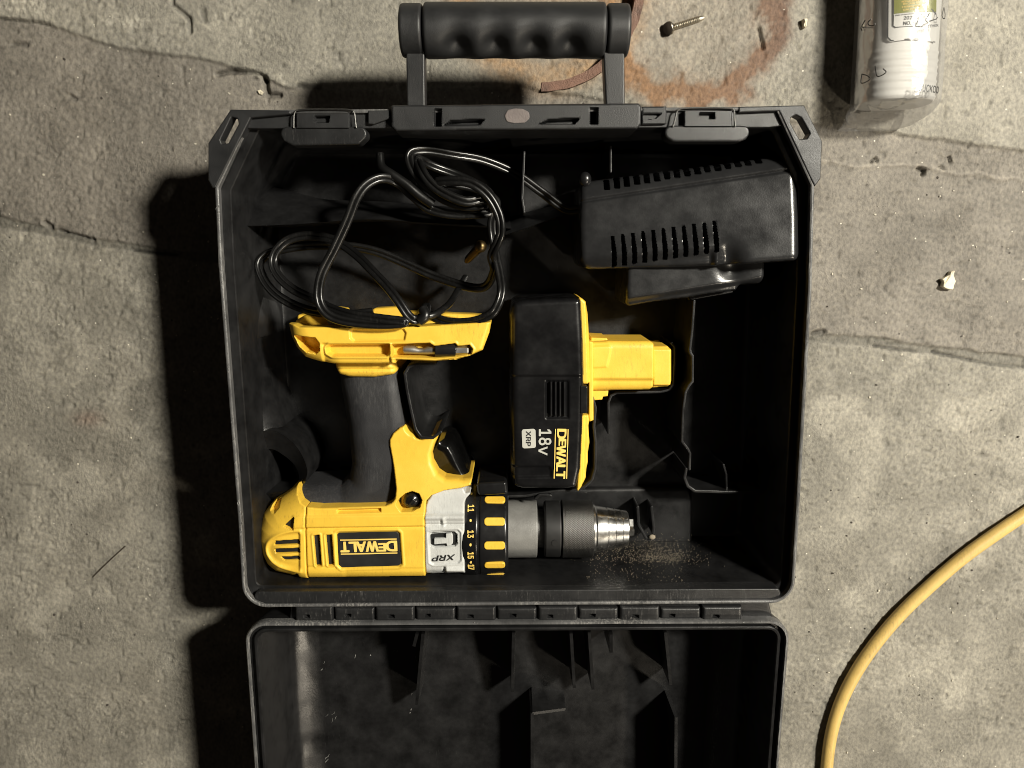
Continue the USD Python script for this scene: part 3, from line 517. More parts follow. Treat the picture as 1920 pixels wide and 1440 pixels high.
# rear cap
rear = [(556, 1090), (557, 1077), (541, 1077), (520, 1069), (503, 1053), (492, 1031), (487, 1005), (489, 981), (497, 958), (512, 940), (530, 928), (549, 920)]
rear = lift(rear[:2], ZT, ZT) + lift(rear[2:-1], .060, ZT) + [(546, 921)]
capp = [(575, 1089.5)] + rear + [(553, 934), (562, 945), (573, 951), (572, 1000)]
cv = [[(516, 1017), (561, 1014), (561, 1021), (513, 1024)], [(514, 1032), (561, 1030), (561, 1037), (515, 1039)], [(526, 1047), (562, 1045), (562, 1050), (532, 1052)]]
th_ = np.linspace(np.pi / 2, 3 * np.pi / 2, 24); arch = np.column_stack([561 + 64 * np.cos(th_), 1034 - 37 * np.sin(th_) * 1.0])
def cz(u, v, d):
    dr = ld(u, v, rear[2:]) * mp
    z = ZT - .0008 + rr(d, .0008) - .020 + rr(dr, .020) - .006 + rr(np.maximum((1090 - v) * mp, 0), .006)
    z = z + .0013 * np.exp(-(ld(u, v, arch) / 4.5) ** 2) - .0016 * dip(u, v, list(map(tuple, arch)), 3)
    for s in cv: z = z - .008 * dip(u, v, s, .9)
    z = z - .007 * dip(u, v, [(532, 987), (551, 970), (549, 994)], .9) - .006 * dip(u, v, [(499, 966), (504, 953), (515, 948), (516, 958), (508, 968)], 1.2)
    z = z + .0010 * ss((v - 965) / 5) * ss((990 - v) / 4 + .5) * ss((u - 545) / 8)
    return z
rc_ = obj('rear_cap', relief(capp, ZT, cz, .030, .0006, .0006), YEL, drill, smooth=38)
for s_ in cv + [[(533, 986), (551, 971), (549, 993)]]:
    q_ = np.array(s_, float); p_ = P(q_[:, 0], q_[:, 1], ZT)
    zz_ = np.array([float(cz(np.array([a]), np.array([b]), np.array([.02]))[0]) for a, b in np.array(q_) * .8 + q_.mean(0) * .2])
    z_ = ZT - .0008 + .0008 - .020 + rr(ld(q_[:, 0], q_[:, 1], rear[2:]) * mp, .020) - .0026
    V_ = np.vstack([np.column_stack([p_[:, :2], z_]), np.column_stack([p_[:, :2], z_ - .004])]); obj('vent_slot', trimesh.Trimesh(V_).convex_hull, BLACKP, rc_)
# rubber grip, wrapping over the back of the housing
grip = [(632, 700), (746, 696), (752, 730), (759, 775), (764, 812), (752, 822), (748, 850), (752, 900), (752, 950), (740, 962), (590, 965), (566, 956), (552, 930), (553, 917), (562, 909), (600, 907), (640, 905), (655, 893), (659, 865), (652, 800), (643, 745)]
gl_ = lift([(632, 690), (643, 745), (652, 800), (659, 865), (655, 893), (640, 905), (562, 909), (550, 925)], .056, .0692)
grip = grip[:8] and grip[:11] + lift(grip[11:], .056, .0692)
def gz(u, v, d):
    dl = ld(u, v, gl_) * mp
    drt = ld(u, v, [(746, 690), (752, 730), (760, 780), (764, 812)]) * mp
    return .0692 - .017 + rr(dl, .017) - .010 + rr(np.maximum(drt, 0), .010) - .0005 * ss((735 - v) / 20)
obj('rubber_grip', relief(grip, .0692, gz, .025, .0008, .0008), RUBBER, drill, smooth=45)
obj('grip_collar', relief([(625, 676), (628, 694), (634, 703), (652, 708), (700, 709), (736, 704), (744, 697), (742, 690), (737, 672)], .074, lambda u, v, d: .074 - .005 + rr(d, .005) - .0012 * np.exp(-((v - 693) / 2.2) ** 2), .02, .0007, .003), YEL, drill, smooth=40)
# battery foot
FZ = 0.086; mf = PX(1, 720, 640, FZ)
foot = [(540.5, 606), (548, 609), (560, 613.5), (650, 613), (676, 612), (678, 609), (742, 609), (744, 613), (785, 612), (850, 608), (921, 603.5), (917, 625), (905, 657), (880, 668), (854, 675), (816, 678), (742, 675), (741, 682), (700, 684), (625, 684), (605, 682.5), (572, 670), (556, 652), (546, 632)]
fh = [(551, 631), (568, 633), (590, 635), (597, 645), (597, 657), (590, 663), (572, 660), (560, 650)]
s1 = [(612, 653), (618, 648), (728, 647), (729, 660), (724, 667), (622, 667), (613, 662)]
pock = [(735, 647), (805, 644), (814, 650), (853, 645), (857, 650), (880, 648), (885, 655), (882, 664), (857, 668), (815, 671), (735, 669)]
rec = [(656, 620), (662, 617), (676, 619), (756, 617), (761, 624), (758, 638), (664, 641), (657, 634)]
fl_px = lift([(540, 606), (546, 632), (556, 652), (572, 670), (605, 683)], .076, FZ)
foot = lift([foot[0]], .076, FZ) + foot[1:-3] + lift(foot[-3:], .076, FZ)
def fz(u, v, d):
    z = FZ - .0008 + rr(d, .0008)
    low = ld(u, v, fl_px) * mf; z = z - .014 + rr(low, .014)
    z = z - .003 + rr(np.maximum(ld(u, v, [(605, 684), (742, 684), (742, 676), (816, 679), (880, 669), (905, 658), (922, 604)]) * mf, 0), .003)
    z = z - .012 * dip(u, v, fh, 2.0) - .007 * dip(u, v, s1, 1.6) + .0012 * ss(1 - np.abs(sd(u, v, s1) - 4) / 4) * (u < 735)
    z = z - .0016 * dip(u, v, rec, 1.4) + .0010 * ss(1 - np.abs(u - 710) / 42) * ss((620 - v) / 5 + .5)
    z = z - .008 * dip(u, v, pock, 1.0) + .0006 * ss(1 - np.abs(sd(u, v, pock) - 3.5) / 3.5)
    z = z - .0018 * ss((v - 642) / 5) * ss((735 - u) / 6) * ss((u - 600) / 6) * (sd(u, v, s1) > 0)
    return z
ft = obj('foot', relief(foot, FZ, fz, .070, .0006, .0006), YEL, drill, smooth=38)
obj('foot_shell', pslab([(548, 604), (570, 591), (600, 585), (622, 588), (628, 600), (640, 604), (600, 618), (560, 614)], .070, .018, .003, .002), YEL, drill)
obj('foot_shell', pslab([(628, 604), (634, 598), (648, 606), (650, 614), (626, 616)], .078, .05, .001, .001), YEL, drill)
obj('foot_shell', pslab([(556, 590), (690, 586), (702, 578), (748, 575), (760, 584), (905, 590), (905, 640), (560, 640)], .026, .014, .002, .002), YEL, drill)
obj('foot_shell', pslab([(782, 612), (792, 602), (830, 601), (868, 606), (915, 602), (900, 650), (790, 650)], .060, .02, .002, .001), YEL, drill)
obj('contact', pslab([(612, 602), (628, 598), (630, 608), (616, 609)], .074, .060, .0005, .0005), STEEL, drill)
obj('bit_clip', relief([(815, 645), (852, 644), (856, 656), (853, 669), (815, 670)], FZ, lambda u, v, d: FZ + .0002 - .004 + rr(np.minimum(np.abs(v - 644), np.abs(v - 670)) * mf, .004), FZ - .008, .0006, .0006), GLOSSB, drill, smooth=45)
obj('trigger', relief([(806, 866), (812, 846), (821, 831), (832, 826), (846, 832), (856, 848), (864, 866), (874, 885), (886, 899), (866, 903), (836, 905), (816, 898), (806, 884)], .066, lambda u, v, d: .066 - .009 + rr(np.maximum(0, ld(u, v, [(832, 826), (846, 832), (856, 848), (864, 866), (874, 885), (886, 899)]) * mp), .009) - .16 * np.maximum(0, ld(u, v, [(832, 826), (846, 832), (856, 848), (864, 866), (874, 885), (886, 899)]) * mp - .004) * 3.2, .022, .0007, .001), TRIG, drill, smooth=50)
obj('reverse_button', relief([(754, 944), (757, 932), (766, 926), (777, 926), (785, 932), (787, 942), (781, 952), (768, 956), (758, 953)], ZT - .001, lambda u, v, d: ZT - .0015 - .004 + rr(d, .004) + .0008 * np.exp(-(ld(u, v, [(766, 946), (774, 937)]) / 2) ** 2), ZT - .012, .0005, .0036), GLOSSB, drill, smooth=50)
# gearcase
gear = [(797, 1084), (796, 975), (798, 950), (801, 941), (810, 928), (823, 921), (868, 917), (872, 926), (884, 925), (874, 936), (870, 946), (871, 1000), (871, 1082), (838, 1084)]
icon = [(805, 1002), (811, 1000), (851, 998), (857, 1003), (857, 1020), (853, 1025), (814, 1027), (806, 1023)]
frame = [(803, 998), (809, 996), (858, 994), (863, 999), (864, 1051), (859, 1056), (813, 1059), (806, 1055)]
def kz(u, v, d):
    z = ZT - .0008 + rr(d, .0008) - .012 + rr(np.maximum((1086 - v) * mp, 0), .012) - .0016 * ss((968 - v) / 5) - .003 * ss((935 - v) / 40)
    z = z + .0016 * ss((v - 963) / 4) * ss((974 - v) / 8 + .5) + .0012 * np.exp(-((v - 984) / 2.5) ** 2) * -1
    z = z + .0016 * np.exp(-((u - 831) ** 2 / 14 + (v - 978) ** 2 / 60)) - .0010 * np.exp(-((u - 827) ** 2 / 8 + (v - 980) ** 2 / 30))
    z = z - .0008 * dip(u, v, frame, 1) + .0004 * ss(1 - np.abs(sd(u, v, frame) - 2.5) / 2.5) - .0030 * dip(u, v, icon, .8)
    z = z + .0026 * np.exp(-((v - 1070) / 5.5) ** 2) * ss((u - 834) / 3) - .0012 * np.exp(-((u - 832) / 2) ** 2) * ss((v - 1062) / 4)
    z = z + .0010 * (noise(np.stack([u / 9, v / 9, 0 * u], -1), 5) - .5) * ss((v - 1070) / 8)
    return z
gc = obj('gearcase', relief(gear, ZT, kz, .012, .0006, .0006), SILVER, drill, smooth=38)
obj('icon_inlay', pslab([(807, 1003), (811, 1001), (850, 999), (856, 1004), (856, 1019), (852, 1024), (815, 1026), (808, 1022)], ZT - .0028, ZT - .006, .0002, .0008), BLACKP, gc)
obj('hammer_icon', pslab([(814, 1010), (836, 1009), (836, 1001), (846, 1000), (849, 1004), (849, 1019), (845, 1023), (838, 1024), (837, 1019), (814, 1021)], ZT - .0006, ZT - .005, .0004, .0005), SILVER, gc)
obj('lettering', place(lettering('XRP', PX(42, 830, 1046, ZT), PX(11, 830, 1046, ZT), .0004, True, .35), P(831, 1046, ZT - .0008), 184), BLACKP, gc, smooth=False)
# torque ring, collar, gear ring and chuck: all turned on one axis
AZ = 0.046; AY = P(960, 991, AZ)[1]; rp = PX(1, 980, 990, .055)
xa = lambda u: float(P(u, 990, .066)[0])
O = np.array([0, AY, AZ]); AX = (1, 0, 0)
obj('torque_scale', lathe([(xa(866), 0), (xa(866), .0318), (xa(870), .0330), (xa(893), .0332), (xa(895), .0326), (xa(900), .0326), (xa(900), 0)], O, AX), BATT, drill, smooth=40)
tr = obj('torque_ring', lathe([(xa(899), 0), (xa(899), .0312), (xa(901), .0324), (xa(904), .0326), (xa(946), .0318), (xa(950), .0312), (xa(953), .0300), (xa(953), 0)], O, AX, 96), GLOSSB, drill, smooth=40)
tabp = soft([(-.0069, -.0027), (.0069, -.0027), (.0069, .0027), (-.0069, .0027)], .0021)
tab = slab(tabp, -.0004, .0010, .0005)
for k in range(13):
    m = tab.copy(); m.apply_translation([xa(928), 0, .03225]); m.apply_transform(trimesh.transformations.rotation_matrix(math.radians(-1 + 27.7 * k), [1, 0, 0])); m.apply_translation(O)
    obj('ring_tab', m, YEL, tr)
def onring(mesh, x, r, vpx):   # print that runs down round the ring, its tops towards the chuck
    yy = float(P(900, vpx, AZ + r * .9)[1]); a = math.asin(max(-1, min(1, (yy - AY) / r)))
    m = place(mesh, (0, 0, r), -90); m.apply_translation([x, 0, 0]); m.apply_transform(trimesh.transformations.rotation_matrix(-a, [1, 0, 0])); m.apply_translation(O); return m
for t, vv in (('11', 959), ('13', 999), ('15', 1038), ('17', 1064)): obj('number', onring(lettering(t, .0050, .0042, .0004), xa(884), .0332, vv), GOLD, drill, smooth=False)
dot = trimesh.creation.cylinder(radius=.0010, height=.0004, sections=14); dot.apply_scale([1, .7, 1])
for vv in (940, 977, 1018, 1053): obj('scale_dot', onring(dot, xa(884), .0333, vv), GOLD, drill)
obj('ring_guard', pslab([(893, 906), (950, 903), (953, 927), (896, 930)], .071, .03, .002, .002), GLOSSB, case)
obj('gear_ring', lathe([(xa(950), 0), (xa(950), 54 * rp), (xa(953), 54.6 * rp), (xa(1006), 54.2 * rp), (xa(1008), 53 * rp), (xa(1008.5), 48 * rp), (xa(1008.5), 0)], O, AX, 96), CAST, drill, smooth=35)
obj('spindle', lathe([(xa(1005), 0), (xa(1005), 36 * rp), (xa(1026), 36 * rp), (xa(1026), 0)], O, AX), DARKST, drill)
obj('chuck_collar', lathe([(xa(1022), 0), (xa(1022), 50 * rp), (xa(1025), 53 * rp), (xa(1051), 53.5 * rp), (xa(1053), 52.5 * rp), (xa(1053.2), 0)], O, AX, 96), BLACKP, drill, smooth=35)
kh = trimesh.creation.cylinder(radius=.0024, height=.0006, sections=24); kh.apply_translation([0, 0, 53.2 * rp]); kh.apply_transform(trimesh.transformations.rotation_matrix(math.radians(9), [1, 0, 0])); kh.apply_translation(O + [xa(1041), 0, 0])
obj('key_hole', kh, BLACKP, drill)
def knurl():
    nx, n = 130, 420; xs = np.linspace(xa(1056), xa(1116), nx); th = np.linspace(0, 2 * np.pi, n, endpoint=False)
    XX, T = np.meshgrid(xs, th, indexing='ij'); q = XX * 3600
    R = 53.8 * rp + .00014 * np.maximum(np.sin(q + 84 * T), np.sin(q - 84 * T)); R[0] = R[-1] = 0; R[1] = R[-2] = 52 * rp; XX[1] = XX[0]; XX[-2] = XX[-1]
    V = np.stack([XX, AY + R * np.sin(T), AZ + R * np.cos(T)], -1).reshape(-1, 3)
    i = np.arange(nx - 1)[:, None] * n; j = np.arange(n)[None]; k = (j + 1) % n
    F = np.concatenate([np.stack([i + j, i + k, i + n + k], -1).reshape(-1, 3), np.stack([i + j, i + n + k, i + n + j], -1).reshape(-1, 3)])
    m = trimesh.Trimesh(V, F, process=False); m.fix_normals(); return m
obj('chuck_sleeve', knurl(), DARKST, drill, smooth=50)
nose = [(xa(1114), 0), (xa(1114), 47 * rp), (xa(1120), 46 * rp), (xa(1123), 43.5 * rp)]
for a, b in ((1123, 1143), (1144.5, 1157.5), (1159, 1171.5), (1173, 1184)):
    ra, rb = (43.5 - (a - 1123) * .165) * rp, (43.5 - (b - 1123) * .165) * rp
    nose += [(xa(a), ra - .0005), (xa(a + .4), ra), (xa(b - .4), rb), (xa(b), rb - .0005)]
nose += [(xa(1185.5), 31 * rp), (xa(1186), 20 * rp), (xa(1183), 12 * rp), (xa(1183), 0)]
obj('chuck_nose', lathe(nose, O, AX, 96), CHROME, drill, smooth=28)
for k in range(3):
    m = boxm((xa(1188), 0, .0036), (xa(1196) - xa(1180), .0046, .0052)); m.apply_transform(trimesh.transformations.rotation_matrix(math.radians(5 + 120 * k), [1, 0, 0])); m.apply_translation(O)
    obj('chuck_jaw', m, CHROME, drill)
# the bit clipped in the foot
bit = thing('driver_bit', 'grey double ended screwdriver bit clipped into the foot of the yellow drill', 'driver bit')
bz = FZ - .0045
q = lambda u, v: P(u, v, bz)
obj('shaft', tube([q(757, 656), q(762, 655.5), q(776, 656), q(784, 658), q(796, 658), q(804, 656.5), q(820, 656), q(850, 656)], [.0022, .0026, .0026, .0020, .0020, .0027, .0029, .0029], 14), STEEL, bit, smooth=40)
obj('hex_end', tube([q(846, 656), q(876, 655.5), q(879.5, 655.5)], [.0032, .0032, .0024], 6, up=(0, .5, 1)), STEEL, bit, smooth=15)

# ------------------------------------------------------------------ the battery pack
batt = thing('battery_pack', 'black and yellow slide-in battery pack lying beside the drill', 'battery')
BZ = 0.072; mb = PX(1, 1020, 740, BZ)
bp = [(955, 590), (960, 568), (975, 563), (1075, 558), (1090, 560), (1094, 640), (1096, 720), (1094, 800), (1090, 880), (1082, 917), (1062, 919), (980, 919), (962, 914), (957, 890), (954, 740)]
def bzf(u, v, d):
    z = BZ - .004 + rr(d, .004) - .0014 * ss((702 - v) / 3) * 0 - .0012 * ss((v - 703) / 4)
    z = z - .006 + rr(np.maximum(ld(u, v, [(954, 560), (956, 920)]) * mb, 0), .006) - .0016 * dip(u, v, box4(1024, 715, 1066, 785), 2)
    z = z - .0012 * dip(u, v, [(960, 876), (1030, 876), (1034, 884), (1034, 895), (960, 897)], 2.5)
    return z
bb = obj('battery_body', relief(bp, BZ, bzf, .018, .0008, .003), BATT, batt, smooth=40)
for i in range(4): obj('latch_ridge', pslab(box4(1031 + i * 8.4, 716, 1035.5 + i * 8.4, 781), BZ + .0002, BZ - .004, .0009, .0006), GLOSSB, batt)
obj('latch_tongue', pslab([(1087, 722), (1102, 724), (1102, 775), (1087, 776)], BZ - .001, BZ - .012, .001, .001), GLOSSB, batt)
YZ = .068
obj('flange', relief([(1085, 557), (1092, 560), (1099, 566), (1103, 590), (1106, 640), (1108, 720), (1088, 721), (1088, 640)], YZ, lambda u, v, d: YZ - .0015 + rr(d, .0015) - .003 * ss((u - 1097 - (v - 560) * .03) / 3), .02, .0006, .0005), YEL, batt, smooth=38)
obj('flange', relief([(1086, 778), (1104, 779), (1106, 790), (1104, 800), (1106, 832), (1103, 850), (1103, 868), (1100, 882), (1099, 898), (1094, 908), (1084, 922), (1081, 918), (1085, 860)], YZ, lambda u, v, d: YZ - .0012 + rr(d, .0012) - .002 * ss((u - 1094 + (v - 780) * .03) / 3), .02, .0006, .0005), YEL, batt, smooth=38)
obj('stem_plate', pslab([(1104, 640), (1112, 641), (1113, 788), (1106, 791), (1104, 780)], .064, .02, .0008, .0006), YEL, batt)
SZ = .062
ms = PX(1, 1170, 690, SZ)
obj('stem', relief([(1108, 642), (1130, 641), (1140, 640), (1220, 640), (1226, 644), (1226, 727), (1220, 733), (1110, 736)], SZ, lambda u, v, d: SZ - .0008 + rr(d, .0008) - .006 + rr(np.maximum(np.minimum(v - 637, 736 - v), 0) * ms, .006) - .0022 * ss((v - 708) / 8) + .0008 * dip(u, v, [(1108, 650), (1142, 648), (1146, 652), (1142, 672), (1138, 688), (1108, 690)], 1.5), .022, .0007, .0012), YEL, batt, smooth=40)
obj('stem_tip', relief([(1222, 650), (1252, 649), (1259, 656), (1259, 715), (1256, 726), (1224, 729)], SZ - .003, lambda u, v, d: SZ - .003 - .0012 + rr(d, .0012) - .0015 * ss((656 - v) / 3) - .003 * ss((v - 722) / 2), .024, .0007, .0010), YEL, batt, smooth=40)
obj('stem_step', pslab([(1108, 633), (1138, 634), (1141, 640), (1140, 650), (1108, 650)], SZ - .008, .024, .0008, .0006), YEL, batt)
obj('stem_step', pslab([(1110, 730), (1141, 730), (1140, 743), (1131, 744), (1129, 750), (1110, 751)], SZ - .008, .024, .0008, .0006), YEL, batt)
bzt = BZ - .0012
obj('lettering', place(logo(PX(96, 1050, 850, BZ), PX(17, 1050, 850, BZ)), P(1052, 851, bzt), -91), GOLD, bb, smooth=False)
obj('lettering', place(lettering('18', PX(31, 1020, 820, BZ), PX(24, 1020, 820, BZ), .0004, True), P(1022, 819.5, bzt), -90), GREYP, bb, smooth=False)
obj('lettering', place(lettering('V', PX(17, 1020, 840, BZ), PX(17, 1020, 840, BZ), .0004, True), P(1018, 845, bzt), -92), GREYP, bb, smooth=False)
bx = obj('badge', pslab([(978, 805), (1004, 804), (1005, 840), (979, 841)], bzt + .0003, bzt - .001, .0002, .0016), GREYP, bb)
obj('lettering', place(lettering('XRP', PX(29, 990, 820, BZ), PX(9, 990, 820, BZ), .0003, True), P(991, 822.5, bzt + .0003), -90), BLACKP, bx, smooth=False)

# ------------------------------------------------------------------ the charger with its cord
chg = thing('battery_charger', 'black vented battery charger with a long black cord, in the tray corner', 'charger')
CZ = .0885; mc = PX(1, 1300, 400, CZ)
cp = [(1094, 346), (1098, 338), (1110, 333), (1470, 288), (1488, 286), (1503, 291), (1510, 306), (1510, 400), (1506, 478), (1498, 489), (1400, 496), (1300, 501), (1112, 507), (1098, 503), (1092, 490), (1090, 420)]
gl = [(1085, 376), (1280, 349), (1400, 330), (1512, 313)]
nt = []
for i in range(16):
    x = 1141 + i * 19.3; yb = 351 - (x - 1141) * .1725; nt.append([(x, yb - 20), (x + 9, yb - 20), (x + 9, yb), (x, yb)])
sl = []
for i in range(11):
    x = 1152 + i * 19.2; y0 = 443 - i * 2.85; sl.append([(x, y0), (x + 3.5, y0), (x + 7.5, y0 + 30), (x + 9.5, y0 + 57), (x + 3, y0 + 58), (x + 1, y0 + 30)])
lowl = [(1085, 482), (1200, 478), (1345, 460), (1352, 455)]
def chz(u, v, d):
    up = (gl[0][1] - (u - 1085) * .1475) - v
    z = CZ - .013 * (1490 - np.minimum(u, 1490)) / 400 - .0065 * (500 - v) / 170 - .004 + rr(d, .004) - .0045 * ss(up / 40) * 1.0 - .0016 * np.exp(-(np.abs(up) / 2.4) ** 2)
    z = z - .008 + rr(np.maximum(0, ld(u, v, [(1512, 280), (1512, 400), (1508, 490)]) * mc), .008)
    for s in nt: z = z - .012 * dip(u, v, s, .9)
    for s in sl: z = z - .012 * dip(u, v, s, .9) 
    z = z - .0045 * ss((v - (482 - (u - 1085) * .085)) / 26) * ss((1352 - u) / 14)
    z = z - .007 * np.exp(-((u - 1372) ** 2 / 420 + (v - 492) ** 2 / 900))
    return z
obj('charger_body', relief(cp, CZ, chz, .018, .0007, .0045), CHARGE, chg, smooth=40)
for u, v in ((1097, 336), (1479, 281)):
    s = trimesh.creation.icosphere(3, .0038); s.apply_scale([1, 1.15, .9]); s.apply_translation(P(u, v, CZ - .008)); obj('corner_boss', s, GLOSSB, chg, smooth=True)
def dz(u, v, d):
    yb = 571 - (u - 1175) * .155
    return .069 - .003 + rr(d, .003) - .004 * ss((v - yb + 14) / 14) - .004 * np.exp(-((u - 1375) ** 2 / 500 + (v - 505) ** 2 / 500))
obj('battery_dock', relief([(1176, 490), (1436, 480), (1434, 528), (1428, 533), (1392, 535), (1384, 546), (1330, 553), (1290, 560), (1230, 567), (1182, 575), (1174, 570), (1174, 540)], .069, dz, .016, .0008, .002), CHARGE, chg, smooth=40)
obj('dock_rail', pslab([(1290, 556), (1374, 542), (1376, 549), (1292, 564)], .050, .016, .001, .001), GLOSSB, chg)
cp3 = [(1092, 392, .055), (1060, 392, .050), (1015, 360, .050), (965, 325, .052), (905, 300, .058), (850, 290, .064), (800, 282, .068), (772, 286, .072), (768, 302, .074), (778, 324, .076), (800, 348, .078), (830, 372, .078), (870, 386, .078), (905, 384, .078), (920, 370, .074), (905, 352, .066), (860, 330, .060),
       (812, 312, .064), (786, 300, .072), (790, 318, .080), (806, 342, .083), (832, 362, .084), (872, 378, .084), (908, 374, .080), (926, 392, .072), (922, 420, .070), (925, 450, .070), (930, 480, .074), (938, 520, .080), (940, 548, .084), (932, 574, .086), (916, 592, .086), (880, 604, .083), (835, 603, .080), (800, 585, .072), (800, 575, .070), (796, 590, .080),
       (780, 600, .088), (766, 592, .089), (748, 566, .088), (728, 540, .084), (700, 510, .076), (668, 478, .066), (630, 452, .058), (585, 442, .054), (545, 448, .054), (520, 468, .056), (512, 494, .058), (524, 520, .062), (552, 544, .068), (590, 562, .076), (620, 578, .084), (660, 590, .090), (716, 598, .092), (760, 604, .092),
       (720, 608, .092), (660, 604, .092), (622, 594, .092), (603, 576, .091), (597, 550, .090), (604, 512, .089), (628, 464, .088), (652, 412, .088), (668, 372, .088), (688, 346, .086), (716, 334, .082), (745, 342, .076), (775, 368, .074), (806, 392, .074), (850, 402, .073), (900, 401, .072), (922, 396, .070), (930, 378, .066), (900, 356, .066), (850, 344, .074), (818, 342, .082), (850, 339, .086), (884, 344, .087), (914, 366, .087), (934, 400, .086), (939, 432, .085), (932, 456, .083), (922, 480, .078),
       (926, 510, .070), (900, 540, .055), (820, 520, .045), (700, 470, .044), (600, 460, .044), (520, 470, .046), (488, 490, .050), (494, 522, .054), (518, 552, .060), (556, 574, .066), (600, 586, .070), (650, 590, .074), (700, 585, .074)]
b = spline(np.array([[*P(u, v, z)] for u, v, z in cp3]), 9)
t = np.gradient(b, axis=0); t /= np.linalg.norm(t, axis=1, keepdims=True); sidev = np.cross(t, [0, 0, 1.0]); sidev /= np.maximum(np.linalg.norm(sidev, axis=1, keepdims=True), 1e-6)
tw = np.cumsum(np.linalg.norm(np.gradient(b, axis=0), axis=1)); ph = 0.5 * np.sin(tw * 22) ; off = (sidev * np.cos(ph)[:, None] + np.cross(sidev, t) * np.sin(ph)[:, None]) * .0014
obj('power_cord', merge(tube(b + off, .00165, 10), tube(b - off, .00165, 10)), CORDM, chg, smooth=60)
obj('cord_relief', tube(spline([P(712, 288, .074), P(716, 312, .076), P(734, 326, .078), P(760, 344, .078), P(786, 366, .077), P(812, 384, .076)], 8), np.linspace(.0024, .0032, 41), 12), CORDM, chg, smooth=60)
for k in range(5):
    a = spline([P(770 + k * 9, 336 + k * 7, .079), P(800 + k * 9, 362 + k * 5, .081)], 4)[2]
obj('plug', tube(spline([P(792, 578, .086), P(798, 592, .088), P(786, 603, .088)], 6), .0032, 12), CORDM, chg, smooth=60)
obj('thin_lead', tube(spline([P(872, 520, .030), P(858, 545, .050), P(842, 570, .070), P(818, 588, .084), P(800, 594, .088)], 8), .0022, 10), CORDM, chg, smooth=60)
pin = thing('brass_pin', 'small brass pin with a round head among the black cord loops', 'pin')
obj('pin_shaft', tube([P(874, 491, .040), P(878, 486, .042), P(897, 466, .050)], [.0014, .0026, .0030], 12), BRASS, pin, smooth=45)
hd = trimesh.creation.icosphere(3, .0040); hd.apply_translation(P(901, 462, .052)); obj('pin_head', hd, BRASS, pin, smooth=True)
# ------------------------------------------------------------------ things on the floor round the case
cab = spline([P(u, v, .0050) for u, v in ((2220, 820), (2080, 868), (1995, 915), (1925, 962), (1860, 1006), (1800, 1050), (1740, 1102), (1690, 1150), (1642, 1206), (1604, 1262), (1576, 1318), (1560, 1370), (1552, 1420), (1549, 1470), (1552, 1540), (1562, 1620))], 14)
cabm = tube(cab, .0047, 20)
keys(obj('extension_cord', cabm, CABLE, None, smooth=60), label='thick yellow extension cord curving over the floor right of the case', category='cord')
scr = thing('screw', 'loose pale threaded screw with a dark round head near the handle', 'screw')
a, b = P(1258, 52, .0036), P(1319, 33, .0024)
n = 220; tt = np.linspace(0, 1, n); body = a + (b - a) * tt[:, None]
rad_ = .0017 + .00045 * np.abs(((tt * 19) % 1) * 2 - 1) * (tt < .86); rad_[tt > .95] *= 0.75
obj('thread', tube(body, rad_, 14), SCREWM, scr, smooth=50)
ax_ = (a - b) / np.linalg.norm(b - a)
obj('washer', lathe([(0, 0), (0, .0042), (.0009, .0044), (.0014, .0030), (.0014, 0)], a - ax_ * .0002 + [0, 0, .0008], ax_, 32), SCREWM, scr)
obj('head', lathe([(0, 0), (0, .0030), (.0014, .0039), (.0022, .0039), (.0029, .0031), (.0032, 0)], a + ax_ * .0010 + [0, 0, .0008], ax_ * .75 + np.array([0.05, 0, .75]), 32), SCREWD, scr, smooth=40)
# curved rusty iron band
C0 = P(1025, -15, 0.0); R0 = PX(170, 1025, 0, 0)
th = np.radians(np.linspace(-93, 48, 90)); hh = .003 + .011 * ss((th - th[0]) / 1.2); rw = .0060
V, F = [], []
nz = fbm(np.stack([np.cos(th) * 9, np.sin(th) * 9, 0 * th], -1), 3, 77) - .5
for k, (t_, h_) in enumerate(zip(th, hh)):
    for rr_, z_ in ((R0 + rw / 2, 0), (R0 + rw / 2 + nz[k] * .0012, h_), (R0 - rw / 2 + nz[k] * .0012, h_), (R0 - rw / 2, 0)): V.append(C0 + [rr_ * math.cos(t_), rr_ * math.sin(t_), z_ - .0004])
for k in range(len(th) - 1):
    for j in range(4): p_, q_ = k * 4 + j, k * 4 + (j + 1) % 4; F += [(p_, q_, q_ + 4), (p_, q_ + 4, p_ + 4)]
F += [(0, 1, 2), (0, 2, 3), (len(V) - 4, len(V) - 3, len(V) - 2), (len(V) - 4, len(V) - 2, len(V) - 1)]
bm = trimesh.Trimesh(np.array(V), np.array(F), process=False); bm.fix_normals()
keys(obj('iron_band', bm, RUSTM, None, smooth=30), label='curved rusty iron band on the floor under the case handle', category='iron band')
